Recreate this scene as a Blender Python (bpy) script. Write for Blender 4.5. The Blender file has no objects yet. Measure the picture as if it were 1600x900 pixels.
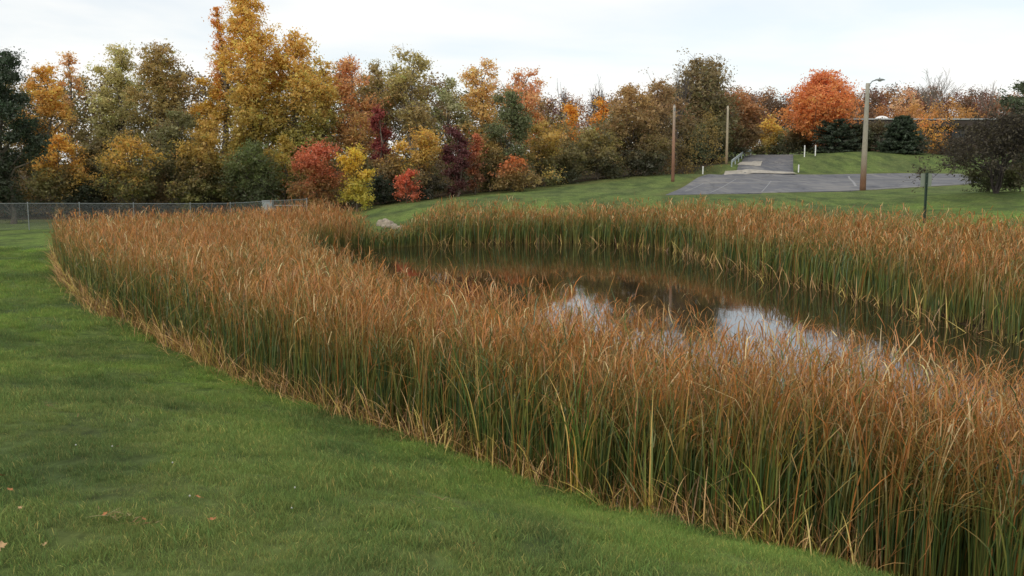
import bpy, math
import numpy as np
from math import radians, sin, cos, pi
rng = np.random.default_rng(11)
S = bpy.context.scene
C = S.collection

# ------------------------------------------------------------------ camera
FPX = 1443.0                      # focal length in photo pixels (1600 wide)
PITCH = math.atan(180 / FPX)
EYE = 4.2                         # above the pond surface (z = 0)
cam_d = bpy.data.cameras.new('camera'); cam = bpy.data.objects.new('camera', cam_d); C.objects.link(cam)
cam.location = (0, 0, EYE); cam.rotation_euler = (pi / 2 - PITCH, 0, 0)
cam_d.sensor_width = 36; cam_d.lens = 36 * FPX / 1600; cam_d.clip_start = .1; cam_d.clip_end = 3000
S.camera = cam

# ------------------------------------------------------------------ world, sun, exposure
SUN_EL, SUN_AZ = radians(40), radians(215)      # azimuth from +Y clockwise: behind and to the left
W = bpy.data.worlds.new('World'); S.world = W; W.use_nodes = True
nt = W.node_tree; N = nt.nodes; L = nt.links; N.clear()
out = N.new('ShaderNodeOutputWorld')
sky = N.new('ShaderNodeTexSky'); sky.sky_type = 'NISHITA'; sky.sun_disc = False
sky.sun_elevation = SUN_EL; sky.sun_rotation = SUN_AZ; sky.air_density = 1; sky.dust_density = .8
bg1 = N.new('ShaderNodeBackground'); bg1.inputs[1].default_value = .15; L.new(sky.outputs[0], bg1.inputs[0])
tc = N.new('ShaderNodeTexCoord'); sep = N.new('ShaderNodeSeparateXYZ'); L.new(tc.outputs['Generated'], sep.inputs[0])
def wmath(op, a, b):
    n = N.new('ShaderNodeMath'); n.operation = op
    for i, v in enumerate((a, b)):
        if isinstance(v, (int, float)): n.inputs[i].default_value = v
        elif v is not None: L.new(v, n.inputs[i])
    return n.outputs[0]
zz = wmath('ADD', wmath('ABSOLUTE', sep.outputs[2], None), .09)
cmb = N.new('ShaderNodeCombineXYZ')
L.new(wmath('DIVIDE', sep.outputs[0], zz), cmb.inputs[0]); L.new(wmath('DIVIDE', sep.outputs[1], zz), cmb.inputs[1])
cn = N.new('ShaderNodeTexNoise'); cn.inputs['Scale'].default_value = .5; cn.inputs['Detail'].default_value = 7; cn.inputs['Roughness'].default_value = .5
cn.inputs['Distortion'].default_value = .3
L.new(cmb.outputs[0], cn.inputs['Vector'])
cr = N.new('ShaderNodeValToRGB'); cr.color_ramp.elements[0].position = .40; cr.color_ramp.elements[1].position = .56
cr.color_ramp.elements[0].color = (.62, .62, .62, 1); cr.color_ramp.elements[1].color = (1, 1, 1, 1)
L.new(cn.outputs[0], cr.inputs[0])
bg2 = N.new('ShaderNodeBackground'); bg2.inputs[0].default_value = (1.0, 1.0, .975, 1); bg2.inputs[1].default_value = 1.04
ms = N.new('ShaderNodeMixShader'); L.new(cr.outputs[0], ms.inputs[0]); L.new(bg1.outputs[0], ms.inputs[1]); L.new(bg2.outputs[0], ms.inputs[2])
L.new(ms.outputs[0], out.inputs[0])
sd = bpy.data.lights.new('sun', 'SUN'); sd.energy = 1.3; sd.angle = radians(14); sd.color = (1, .93, .82)
sun = bpy.data.objects.new('sun', sd); C.objects.link(sun); sun.rotation_euler = (pi / 2 - SUN_EL, 0, -SUN_AZ + pi); sun.location = (0, -10, 40)
S.view_settings.view_transform = 'Standard'; S.view_settings.look = 'None'; S.view_settings.exposure = 0; S.view_settings.gamma = 1
S.cycles.max_bounces = 8; S.cycles.diffuse_bounces = 3; S.cycles.transmission_bounces = 4; S.cycles.use_denoising = True

# ------------------------------------------------------------------ helpers
def P(px, py, D):
    """point of the place seen at a photo pixel, D metres ahead"""
    a, b = (px - 800), (450 - py)
    y = FPX * cos(PITCH) + b * sin(PITCH); z = -FPX * sin(PITCH) + b * cos(PITCH)
    return np.array([a * D / y, D, EYE + z * D / y])
def PX(px, D): return P(px, 270, D)[0]
def srgb(r, g, b):
    f = lambda c: (c / 255 / 12.92) if c <= 10 else ((c / 255 + .055) / 1.055) ** 2.4
    return np.array([f(r), f(g), f(b)])
def tag(o, label=None, cat=None, group=None, kind=None):
    if label: o['label'] = label
    if cat: o['category'] = cat
    if group: o['group'] = group
    if kind: o['kind'] = kind
    return o
def mesh(name, v, f, mat=None, col=None, smooth=False):
    v = np.asarray(v, dtype=np.float32).reshape(-1, 3)
    m = bpy.data.meshes.new(name)
    if isinstance(f, list): m.from_pydata(v.tolist(), [], f)
    else:
        f = np.asarray(f, dtype=np.int32); k = f.shape[1]; n = len(f)
        m.vertices.add(len(v)); m.vertices.foreach_set('co', v.ravel())
        m.loops.add(n * k); m.loops.foreach_set('vertex_index', f.ravel())
        m.polygons.add(n); m.polygons.foreach_set('loop_start', np.arange(0, n * k, k, dtype=np.int32))
        m.update(calc_edges=True)
    if smooth: m.polygons.foreach_set('use_smooth', np.ones(len(m.polygons), dtype=bool))
    if col is not None:
        a = m.color_attributes.new('col', 'FLOAT_COLOR', 'POINT')
        c = np.ones((len(v), 4), dtype=np.float32); c[:, :3] = col; a.data.foreach_set('color', c.ravel())
    if mat: m.materials.append(mat)
    return m
def obj(name, m, parent=None, loc=(0, 0, 0)):
    o = bpy.data.objects.new(name, m); C.objects.link(o); o.location = loc
    if parent: o.parent = parent
    return o
def empty(name, loc, label, cat, group=None, rz=0):
    o = bpy.data.objects.new(name, None); C.objects.link(o); o.location = [float(c) for c in loc]; o.rotation_euler[2] = rz
    o.empty_display_size = .3
    return tag(o, label, cat, group)
class MB:
    def __init__(s): s.v = []; s.f = []
    def add(s, v, f):
        o = len(s.v); s.v += [tuple(float(c) for c in p) for p in v]; s.f += [[i + o for i in q] for q in f]; return s
    def box(s, c, d, rz=0, b=0.0):
        x, y, z = [k / 2 for k in d]; ca, sa = cos(rz), sin(rz); vs = []
        if b <= 0:
            for sx, sy, sz in ((-1,-1,-1),(1,-1,-1),(1,1,-1),(-1,1,-1),(-1,-1,1),(1,-1,1),(1,1,1),(-1,1,1)):
                X, Y = sx * x, sy * y; vs.append((c[0] + X * ca - Y * sa, c[1] + X * sa + Y * ca, c[2] + sz * z))
            return s.add(vs, [[3,2,1,0],[4,5,6,7],[0,1,5,4],[1,2,6,5],[2,3,7,6],[3,0,4,7]])
        for sz, ins in ((-1, b), (-1, 0), (1, 0), (1, b)):
            zc = sz * (z if ins else z - b)
            for sx, sy in ((-1,-1),(1,-1),(1,1),(-1,1)):
                X, Y = sx * (x - ins), sy * (y - ins); vs.append((c[0] + X * ca - Y * sa, c[1] + X * sa + Y * ca, c[2] + zc))
        fs = [[3,2,1,0],[12,13,14,15]]
        for k in range(3):
            for i in range(4): j = (i + 1) % 4; fs.append([k*4+i, k*4+j, k*4+4+j, k*4+4+i])
        return s.add(vs, fs)
    def tube(s, pts, rad, n=8, cap=True):
        pts = [np.array(p, float) for p in pts]; vs = []; prev = None
        for i, p in enumerate(pts):
            d = pts[min(i + 1, len(pts) - 1)] - pts[max(i - 1, 0)]; d /= np.linalg.norm(d)
            a = np.cross(d, (0, 0, 1) if abs(d[2]) < .9 else (1, 0, 0)); a /= np.linalg.norm(a)
            if prev is not None:
                a = prev - d * np.dot(prev, d); a /= np.linalg.norm(a)
            prev = a; b = np.cross(d, a); r = rad[i] if hasattr(rad, '__len__') else rad
            for k in range(n): t = 2 * pi * k / n; vs.append(p + a * cos(t) * r + b * sin(t) * r)
        fs = [[i*n+k, i*n+(k+1)%n, (i+1)*n+(k+1)%n, (i+1)*n+k] for i in range(len(pts) - 1) for k in range(n)]
        if cap: fs += [list(range(n))[::-1], [(len(pts)-1)*n+k for k in range(n)]]
        return s.add(vs, fs)
    def build(s, name, mat, parent=None, loc=(0,0,0), smooth=False):
        return obj(name, mesh(name, s.v, s.f, mat, smooth=smooth), parent, loc)

# ------------------------------------------------------------------ materials
def material(name):
    m = bpy.data.materials.new(name); m.use_nodes = True; t = m.node_tree
    return m, t.nodes, t.links, t.nodes['Principled BSDF']
def ramp(N, L, fac, stops):
    r = N.new('ShaderNodeValToRGB'); e = r.color_ramp.elements
    while len(e) < len(stops): e.new(.5)
    for k, (p, c) in enumerate(stops): e[k].position = p; e[k].color = (*c, 1)
    L.new(fac, r.inputs[0]); return r.outputs[0]
def noise(N, L, vec, scale, detail=4, rough=.55, sc=None):
    n = N.new('ShaderNodeTexNoise'); n.inputs['Scale'].default_value = scale; n.inputs['Detail'].default_value = detail; n.inputs['Roughness'].default_value = rough
    if sc is not None:
        mp = N.new('ShaderNodeMapping'); mp.inputs['Scale'].default_value = sc; L.new(vec, mp.inputs[0]); vec = mp.outputs[0]
    L.new(vec, n.inputs['Vector']); return n.outputs[0]
def mixc(N, L, fac, a, b, mode='MIX'):
    n = N.new('ShaderNodeMix'); n.data_type = 'RGBA'; n.blend_type = mode
    if isinstance(fac, (int, float)): n.inputs[0].default_value = fac
    else: L.new(fac, n.inputs[0])
    for i, v in ((6, a), (7, b)):
        if isinstance(v, (tuple, list, np.ndarray)): n.inputs[i].default_value = (*[float(c) for c in v][:3], 1)
        else: L.new(v, n.inputs[i])
    return n.outputs[2]
def bump(N, L, h, bsdf, strength=.4, dist=.02):
    b = N.new('ShaderNodeBump'); b.inputs['Strength'].default_value = strength; b.inputs['Distance'].default_value = dist
    L.new(h, b.inputs['Height']); L.new(b.outputs[0], bsdf.inputs['Normal'])
def simple(name, c, rough=.8, var=.25, scale=3, metal=0, bmp=.2):
    m, N, L, b = material(name); g = N.new('ShaderNodeNewGeometry')
    n = noise(N, L, g.outputs['Position'], scale, 5)
    c = np.array(c)
    L.new(ramp(N, L, n, [(.3, c * (1 - var)), (.7, np.minimum(c * (1 + var), 1))]), b.inputs['Base Color'])
    b.inputs['Roughness'].default_value = rough; b.inputs['Metallic'].default_value = metal
    if bmp: bump(N, L, noise(N, L, g.outputs['Position'], scale * 8, 3), b, bmp, .01)
    return m
def leafy(name, transl=.35, rough=.6, gloss=.06):
    """thin leaves: colour from the mesh attribute 'col'"""
    m = bpy.data.materials.new(name); m.use_nodes = True; t = m.node_tree; N = t.nodes; L = t.links; N.clear()
    o = N.new('ShaderNodeOutputMaterial'); a = N.new('ShaderNodeAttribute'); a.attribute_name = 'col'
    d = N.new('ShaderNodeBsdfDiffuse'); tr = N.new('ShaderNodeBsdfTranslucent'); g = N.new('ShaderNodeBsdfGlossy'); g.inputs['Roughness'].default_value = rough
    g.inputs['Color'].default_value = (1, 1, 1, 1)
    m1 = N.new('ShaderNodeMixShader'); m1.inputs[0].default_value = transl
    m2 = N.new('ShaderNodeMixShader'); m2.inputs[0].default_value = gloss
    L.new(a.outputs[0], d.inputs[0]); L.new(a.outputs[0], tr.inputs[0])
    L.new(d.outputs[0], m1.inputs[1]); L.new(tr.outputs[0], m1.inputs[2]); L.new(m1.outputs[0], m2.inputs[1]); L.new(g.outputs[0], m2.inputs[2])
    L.new(m2.outputs[0], o.inputs[0]); return m
LEAF = leafy('tree_leaves', .45, .6, .03); REED = leafy('reed_leaves', .3, .5, .04)

def grass_colour(N, L, dark=1.0):
    g = N.new('ShaderNodeNewGeometry'); p = g.outputs['Position']
    n1 = noise(N, L, p, .22, 4, .55, (1, .55, 0)); n2 = noise(N, L, p, 1.6, 5, .65, (1, .8, 0)); n3 = noise(N, L, p, .5, 3, .5, (1.3, .5, 0))
    c1 = ramp(N, L, n1, [(.36, np.array((.056, .080, .026)) * dark), (.50, np.array((.080, .122, .028)) * dark), (.64, np.array((.098, .155, .032)) * dark)])
    # upslope the turf is drier and duller, along the reeds it is lush
    sx = N.new('ShaderNodeSeparateXYZ'); L.new(p, sx.inputs[0])
    def mt(op, a, b):
        n = N.new('ShaderNodeMath'); n.operation = op
        for i, v in enumerate((a, b)):
            if isinstance(v, (int, float)): n.inputs[i].default_value = v
            else: L.new(v, n.inputs[i])
        return n.outputs[0]
    up = mt('ADD', mt('MULTIPLY', sx.outputs[0], -.775), mt('MULTIPLY', sx.outputs[1], -.63))
    nf = mt('MULTIPLY', mt('SUBTRACT', sx.outputs[1], 60), -1)
    f = mt('ADD', mt('DIVIDE', mt('ADD', up, 6.2), 3.5), mt('MULTIPLY', mt('SUBTRACT', n1, .5), 5))
    f = mt('MINIMUM', mt('MAXIMUM', f, 0), 1); f = mt('MULTIPLY', f, mt('MINIMUM', mt('MAXIMUM', mt('DIVIDE', mt('SUBTRACT', 20, sx.outputs[1]), 10), 0), 1))
    c1 = mixc(N, L, mt('MINIMUM', mt('MAXIMUM', mt('DIVIDE', mt('SUBTRACT', sx.outputs[1], 50), 60), 0), .45), c1, np.array((.105, .130, .055)) * dark)
    c1 = mixc(N, L, mt('MULTIPLY', f, .6), c1, np.array((.074, .094, .032)) * dark)
    c2 = mixc(N, L, ramp(N, L, n2, [(.42, (0, 0, 0)), (.74, (.6, .6, .6))]), c1, np.array((.108, .118, .042)) * dark)
    return mixc(N, L, ramp(N, L, n3, [(.48, (0, 0, 0)), (.64, (.62, .62, .62))]), c2, np.array((.036, .055, .022)) * dark), p
gm, N, L, b = material('lawn_ground')
c, p = grass_colour(N, L, 1.35)
# the rough ungroomed soil colour under the reeds and in the wood comes from the mesh attribute
at = N.new('ShaderNodeAttribute'); at.attribute_name = 'col'
sp = N.new('ShaderNodeSeparateColor'); L.new(at.outputs[0], sp.inputs[0])
soil = ramp(N, L, noise(N, L, p, 3.5, 6, .6), [(.3, (.018, .013, .008)), (.6, (.055, .04, .022)), (.8, (.12, .085, .045))])
straw = ramp(N, L, noise(N, L, p, 6, 6, .6), [(.3, (.07, .09, .02)), (.7, (.20, .17, .07))])
fine = ramp(N, L, noise(N, L, p, 9, 6, .7, (1, .5, 1)), [(.3, (.55, .55, .55)), (.7, (1.35, 1.35, 1.35))])
c = mixc(N, L, 1.0, c, fine, 'MULTIPLY')
c = mixc(N, L, 1.0, c, ramp(N, L, noise(N, L, p, 2.2, 7, .75, (1, .6, 1)), [(.36, (.74, .76, .74)), (.64, (1.24, 1.2, 1.15))]), 'MULTIPLY')
stripe = ramp(N, L, noise(N, L, p, 1.0, 2, .5, (.9, .12, 0)), [(.35, (.90, .92, .90)), (.65, (1.08, 1.07, 1.04))])
c = mixc(N, L, .7, c, mixc(N, L, 1.0, c, stripe, 'MULTIPLY'))
c = mixc(N, L, sp.outputs[1], c, straw); c = mixc(N, L, sp.outputs[0], c, soil)
L.new(c, b.inputs['Base Color']); b.inputs['Roughness'].default_value = .95; b.inputs['Specular IOR Level'].default_value = .1
bump(N, L, noise(N, L, p, 14, 6, .7), b, .7, .05)
GROUND = gm

gbm = bpy.data.materials.new('lawn_blades'); gbm.use_nodes = True; t = gbm.node_tree; N = t.nodes; L = t.links; N.clear()
o_ = N.new('ShaderNodeOutputMaterial'); c, p = grass_colour(N, L, 2.45)
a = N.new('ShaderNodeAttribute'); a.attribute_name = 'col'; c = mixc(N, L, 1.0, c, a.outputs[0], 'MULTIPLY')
d = N.new('ShaderNodeBsdfDiffuse'); tr = N.new('ShaderNodeBsdfTranslucent'); m1 = N.new('ShaderNodeMixShader'); m1.inputs[0].default_value = .35
L.new(c, d.inputs[0]); L.new(c, tr.inputs[0]); L.new(d.outputs[0], m1.inputs[1]); L.new(tr.outputs[0], m1.inputs[2]); L.new(m1.outputs[0], o_.inputs[0])
BLADE = gbm

wm, N, L, b = material('pond_water'); g = N.new('ShaderNodeNewGeometry')
b.inputs['Base Color'].default_value = (.020, .016, .008, 1); b.inputs['Roughness'].default_value = .035; b.inputs['IOR'].default_value = 1.42
b.inputs['Specular IOR Level'].default_value = .62
n1 = noise(N, L, g.outputs['Position'], 1.6, 3, .5, (1, .55, 1)); n2 = noise(N, L, g.outputs['Position'], .35, 2)
mm = N.new('ShaderNodeMath'); mm.operation = 'MULTIPLY'; L.new(n1, mm.inputs[0]); L.new(n2, mm.inputs[1])
bump(N, L, mm.outputs[0], b, .10, .03)
WATER = wm

am, N, L, b = material('asphalt'); g = N.new('ShaderNodeNewGeometry'); p = g.outputs['Position']
n1 = noise(N, L, p, .45, 5, .6, (1, .25, 1)); n2 = noise(N, L, p, 40, 3)
c = ramp(N, L, n1, [(.30, (.078, .082, .094)), (.48, (.104, .108, .124)), (.60, (.135, .136, .148)), (.72, (.22, .21, .20))])
n4 = noise(N, L, p, .9, 4, .6, (1.6, .35, 1)); c = mixc(N, L, ramp(N, L, n4, [(.50, (0, 0, 0)), (.64, (.6, .6, .6))]), c, (.20, .195, .185))
n5 = noise(N, L, p, .35, 4, .6, (.35, 2.2, 1)); c = mixc(N, L, ramp(N, L, n5, [(.53, (0, 0, 0)), (.64, (.7, .7, .7))]), c, (.24, .225, .20))
vo = N.new('ShaderNodeTexVoronoi'); vo.feature = 'DISTANCE_TO_EDGE'; vo.inputs['Scale'].default_value = .22
nz = N.new('ShaderNodeTexNoise'); nz.inputs['Scale'].default_value = .8; L.new(p, nz.inputs['Vector'])
va = N.new('ShaderNodeVectorMath'); va.operation = 'MULTIPLY_ADD'; L.new(nz.outputs['Color'], va.inputs[0]); va.inputs[1].default_value = (2, 2, 2); L.new(p, va.inputs[2])
L.new(va.outputs[0], vo.inputs['Vector'])
crack = ramp(N, L, vo.outputs['Distance'], [(0, (.35, .35, .35)), (.02, (1, 1, 1))])
c = mixc(N, L, .8, c, mixc(N, L, 1.0, c, crack, 'MULTIPLY'))
L.new(c, b.inputs['Base Color']); b.inputs['Roughness'].default_value = .85; bump(N, L, n2, b, .3, .005)
ASPHALT = am
CONC = simple('concrete', (.36, .33, .28), .9, .25, 2)
PAINT = simple('faded_line_paint', (.24, .24, .245), .7, .3, 6)
WHITE = simple('white_plastic', (.78, .78, .76), .5, .08, 5, bmp=.05)
GALV = simple('galvanised_steel', (.25, .27, .27), .45, .2, 12, .5, .05)
RAILM = simple('weathered_guardrail_steel', (.36, .42, .42), .5, .2, 5, .3, .05)
GREENPAINT = simple('dark_green_post_paint', (.022, .045, .028), .6, .3, 10)
SIGNBACK = simple('sign_back_aluminium', (.22, .25, .20), .5, .12, 4, .2, .05)
BOXM = simple('painted_cabinet', (.30, .32, .32), .6, .15, 2)
ROCK = simple('pale_limestone', (.32, .27, .21), .95, .3, 5, bmp=.8)
DARKMETAL = simple('dark_bronze_metal', (.16, .16, .16), .5, .2, 8)
LENS = simple('lamp_lens', (.5, .5, .48), .2, .05, 2, bmp=0)
ROOFM = simple('pale_roof_membrane', (.36, .38, .38), .8, .12, .6)
FASCIA = simple('brown_fascia_boards', (.045, .032, .026), .7, .25, 1.5)
BRICKW = simple('brown_brick_wall', (.10, .055, .038), .85, .3, 2.5)
GLASS = simple('dark_window_glass', (.015, .018, .02), .08, .1, 2, bmp=0)
def pole_mat(name, top, mid, low, zm, zl):
    m, N, L, b = material(name); tcn = N.new('ShaderNodeTexCoord'); s_ = N.new('ShaderNodeSeparateXYZ'); L.new(tcn.outputs['Object'], s_.inputs[0])
    nn = noise(N, L, tcn.outputs['Object'], 3, 5, .6, (6, 6, .5))
    ad = N.new('ShaderNodeMath'); ad.operation = 'MULTIPLY_ADD'; L.new(nn, ad.inputs[0]); ad.inputs[1].default_value = 1.6; L.new(s_.outputs[2], ad.inputs[2])
    mr = N.new('ShaderNodeMapRange'); mr.inputs[1].default_value = 0; mr.inputs[2].default_value = 10; L.new(ad.outputs[0], mr.inputs[0])
    c = ramp(N, L, mr.outputs[0], [(.02, np.array(low) * .35), (.10, low), (zl, low), (zm, mid), (min(zm + .35, 1), top)])
    f = ramp(N, L, noise(N, L, tcn.outputs['Object'], 6, 5, .7, (8, 8, .6)), [(.3, (.6, .6, .6)), (.7, (1.25, 1.25, 1.25))])
    L.new(mixc(N, L, 1.0, c, f, 'MULTIPLY'), b.inputs['Base Color']); b.inputs['Roughness'].default_value = .9
    bump(N, L, noise(N, L, tcn.outputs['Object'], 10, 4, .6, (8, 8, .4)), b, .5, .02); return m
BK = 1.9
def bark(name, c): return simple(name, c, .95, .35, 4, bmp=.6)
BARK = bark('dark_bark', (.115, .095, .07)); BARKP = bark('pale_bark', (.20, .17, .14)); BARKD = bark('dark_twigs', (.045, .036, .032)); BARKG = bark('grey_twigs', (.10, .085, .078))

# ------------------------------------------------------------------ terrain
POND = np.array([(8.4,4.5),(7.1,8),(5.8,10.8),(4.3,12.4),(2.6,14.0),(.9,16.2),(-1.2,19),(-3.3,22.5),(-5.8,28.5),(-8.0,34),(-9.7,41),(-9.6,46.5),(-7.8,50.5),(-5,53.5),(0,55),(4.2,54.8),
    (7.2,52.5),(9.2,48.0),(9.7,42),(10.2,37.2),(11.3,32.4),(11.9,28.6),(12.2,24.8),(12.4,21.8),(12.8,15),(13.4,8),(14,0),(12,-8),(10,-8),(9.2,0)])
def inside(poly, x, y):
    r = np.zeros(x.shape, bool); n = len(poly)
    for i in range(n):
        x0, y0 = poly[i]; x1, y1 = poly[(i + 1) % n]
        if y0 == y1: continue
        c = ((y0 > y) != (y1 > y)) & (x < (x1 - x0) * (y - y0) / (y1 - y0) + x0); r ^= c
    return r
def dist(poly, x, y, closed=True):
    d = np.full(x.shape, 1e9); n = len(poly)
    for i in range(n if closed else n - 1):
        a = poly[i]; b_ = poly[(i + 1) % n]; e = b_ - a
        t = np.clip(((x - a[0]) * e[0] + (y - a[1]) * e[1]) / (e @ e), 0, 1)
        d = np.minimum(d, np.hypot(x - a[0] - t * e[0], y - a[1] - t * e[1]))
    return d
# lawn / reed border, seen from the camera, on ground about 0.3 m above the water
EDGE_PX = [(86,405),(97,440),(150,488),(250,537),(340,578),(450,622),(600,673),(740,722),(900,780),(1060,826),(1200,862),(1380,905)]
def hit(px, py, z):
    q = P(px, py, 1.0) - np.array([0, 0, EYE]); return q[:2] * ((z - EYE) / q[2])
EDGE = np.array([hit(px, py, .3) for px, py in EDGE_PX] + [(5.6, 5.5), (7.0, 1.0), (8.2, -8)])
CP = []
def cp(px, py, D): CP.append(P(px, py, D))
CP += [np.array(v, float) for v in [(0,0,2.6),(-3,3,2.35),(-5.5,10,1.65),(-11,20,.95),(-20,36,.42),(-30,55,.3),(-8,-6,2.9),(4,-6,2.6),(-20,5,2.6),(-30,25,1.4),(-45,45,.6),
    (2.5,5.2,1.6),(0,8,1.25),(-3,10,1.35),(-60,0,2.5),(-60,-60,2.5),(0,-60,2.5),(70,-60,2),(20,-10,1.2),(30,10,1.6),(22,24,1.0),(60,20,2.5)]]
for e in EDGE[::1]: CP.append(np.array([e[0], e[1], .3]))
for x, y in [(0,20),(-6,30),(-12,38),(-12,48),(-18,46),(12,20),(12,30),(10,45),(-4,57),(3,57.5),(9,54)]: CP.append(np.array([x, y, .1]))
for v in [(0,345,75),(40,360,63),(200,345,75),(478,348,73),(400,338,80),(600,321,77),(610,345,64),(700,309,80),(850,293,85),(1000,276,95),(1140,257,115),
          (760,318,66),(900,303,75),(1040,293,82),(1100,272,100),
          (1040,305,72),(1200,301.5,73.5),(1350,297.5,75),(1512,288,76),(1130,273,108),(1235,272.5,108),(1350,272,107),(1500,272,106),(1550,276,100),(1600,285,85),
          (1168,243,135),(1240,243,135),(1275,240,138),(1205,243,142),(1248,262,114),(1262,248,119),(1335,238,122),(1400,240,120),(1460,250,116),(1520,262,112),
          (1146,256,118),(1140,262,110),(1560,301,60),(1600,335,46),(1446,344,48),(1300,326,60),(1500,318,58),(1200,328,58),(1080,325,62),(1600,300,66)]: cp(*v)
CP += [np.array(v, float) for v in [(17,36,.55),(14.5,43,.5),(19,28,.7),(-80,80,.5),(-60,120,1.5),(0,130,3.5),(50,150,7),(100,150,7.5),(80,100,5.5),(90,60,4),(-100,200,3),
    (0,250,9),(100,260,12),(200,260,12),(30,180,7),(-200,0,1),(-300,300,5),(300,0,4),(300,300,12),(0,600,12),(0,-400,2),(400,600,12),(-400,600,8)]]
CP = np.array(CP)
def kern(r2): return np.sqrt(r2 + 9.0)
def _solve():
    d2 = (CP[:, None, 0] - CP[None, :, 0]) ** 2 + (CP[:, None, 1] - CP[None, :, 1]) ** 2
    n = len(CP); A = np.zeros((n + 1, n + 1)); A[:n, :n] = kern(d2) - np.eye(n) * .15; A[:n, n] = 1; A[n, :n] = 1
    return np.linalg.solve(A, np.append(CP[:, 2], 0))
WT = _solve()
def sstep(t): t = np.clip(t, 0, 1); return t * t * (3 - 2 * t)
def base_z(x, y):
    x = np.asarray(x, float); y = np.asarray(y, float); z = np.full(x.shape, WT[-1])
    for i in range(len(CP)): z += WT[i] * kern((x - CP[i, 0]) ** 2 + (y - CP[i, 1]) ** 2)
    return z
LOT = [tuple(P(*v)[:2]) for v in [(1040,305,72),(1120,303.5,72.5),(1200,301.5,73.5),(1350,297.5,75),(1512,288,76),(1545,284,84),(1530,276,98),(1500,272,106),(1350,272,107),(1240,272.5,108),(1130,273,108),(1090,284,92)]]
LOT = np.array(LOT)
def ground_z(x, y):
    x = np.asarray(x, float); y = np.asarray(y, float); z = base_z(x, y)
    near = sstep((50 - np.hypot(x, y)) / 30)
    z += near * (.035 * np.sin(x * 1.3 + y * .5) * np.sin(y * .9 - x * .35) + .02 * np.sin(x * 3.1 - y * 1.7) + .015 * np.sin(y * 3.7 + x * 2.1))
    d = dist(POND, x, y); ins = inside(POND, x, y)
    return np.where(ins, -.12 - np.minimum(d * .35, .8), z * sstep(d / 2.2 + .05) - .03 * (1 - sstep(d / 1.5)))
def gz(x, y): return float(ground_z(np.array([x]), np.array([y]))[0])

# reed beds (plan outlines)
NEAR_BED = np.vstack([EDGE, [(10,-8),(9.2,0),(8.4,4.5),(7.1,8),(5.8,10.8),(4.3,12.4),(2.6,14.0),(.9,16.2),(-1.2,19),(-3.3,22.5),(-5.8,28.5),(-8.0,34),(-9.7,41),(-9.6,46.5),(-7.8,50.5)],
                      [P(592,330,52)[:2], P(500,324,56)[:2], P(400,326,54)[:2], P(300,328,50)[:2], P(180,333,46)[:2], P(108,344,40)[:2]]])
FAR_BED = np.array([(-7.8,50.5),(-5,53.5),(0,55),(4.2,54.8),(7.2,52.5),(9.2,48.0),(9.7,42),(10.2,37.2),(11.3,32.4),(11.9,28.6),(12.2,24.8),(12.4,21.8),(12.8,15),(13.4,8),
                    (20,8),(20.5,20),(19.8,30),(18.6,35),(17.2,39),(15.2,44),(13.2,50),(11.0,55.5),(7.8,57.8),(3.5,58.5),(-2,59.5),(-6.2,58.5),(-7.4,55)])

def axis(parts):
    a = []
    for lo, hi, st in parts: a += list(np.arange(lo, hi, st))
    return np.array(a + [parts[-1][1]])
gx = axis([(-900,-200,100),(-200,-60,10),(-60,-24,2),(-24,24,.5),(24,70,1.5),(70,200,10),(200,900,100)])
gy = axis([(-500,-50,50),(-50,-4,4),(-4,62,.5),(62,150,1.5),(150,300,10),(300,1500,100)])
X, Y = np.meshgrid(gx, gy); Z = ground_z(X, Y)
inlot = inside(LOT, X, Y) & (dist(LOT, X, Y) > .6)
Z[inlot] -= .25
V = np.stack([X, Y, Z], -1).reshape(-1, 3); ny, nx = X.shape
idx = np.arange(ny * nx).reshape(ny, nx)
Fq = np.stack([idx[:-1, :-1], idx[:-1, 1:], idx[1:, 1:], idx[1:, :-1]], -1).reshape(-1, 4)
mask = (inside(NEAR_BED, X, Y) | inside(FAR_BED, X, Y) | inside(POND, X, Y))
dn = np.minimum(dist(NEAR_BED, X, Y), dist(FAR_BED, X, Y))
soilm = np.where(mask, sstep(dn / .35), 0.)
# floor of the wood
TL = np.array([P(*v)[:2] for v in [(-600,350,72),(0,345,75),(200,345,76),(480,325,77),(600,321,78),(700,308,81),(850,293,86),(1000,276,96),(1140,257,117),(1150,245,140)]])
TLI = np.interp(X, TL[:, 0], TL[:, 1])
wood = sstep((Y - TLI) / 2.0) * (X < TL[-1, 0])
soilm = np.maximum(soilm, wood)
strm = np.exp(-(Y - TLI + 1.2) ** 2 / 2) * (X < TL[-1, 0]) * .6
strm = np.maximum(strm, np.exp(-dist(LOT, X, Y) ** 2 / .6) * .5)
col = np.stack([soilm, strm, soilm * 0], -1).reshape(-1, 3)
g = obj('ground', mesh('ground', V, Fq, GROUND, col, True)); tag(g, 'mown green lawn sloping to the pond and rolling up to the wood', 'ground', kind='structure')

# water
pc = POND.mean(0); wv = []
from_c = POND - np.array([4, 30]); wp = []
n = len(POND)
area = sum(POND[i][0] * POND[(i+1)%n][1] - POND[(i+1)%n][0] * POND[i][1] for i in range(n))
for i in range(n):
    a, b_, c_ = POND[i - 1], POND[i], POND[(i + 1) % n]; e = c_ - a; nrm = np.array([e[1], -e[0]]) / np.linalg.norm(e)
    wp.append(b_ + nrm * (.9 if area > 0 else -.9))
w = obj('water', mesh('water', [(p_[0], p_[1], 0) for p_ in wp], [list(range(n))], WATER)); tag(w, 'dark still pond water mirroring reeds and pale sky', 'pond', kind='structure')

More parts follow.
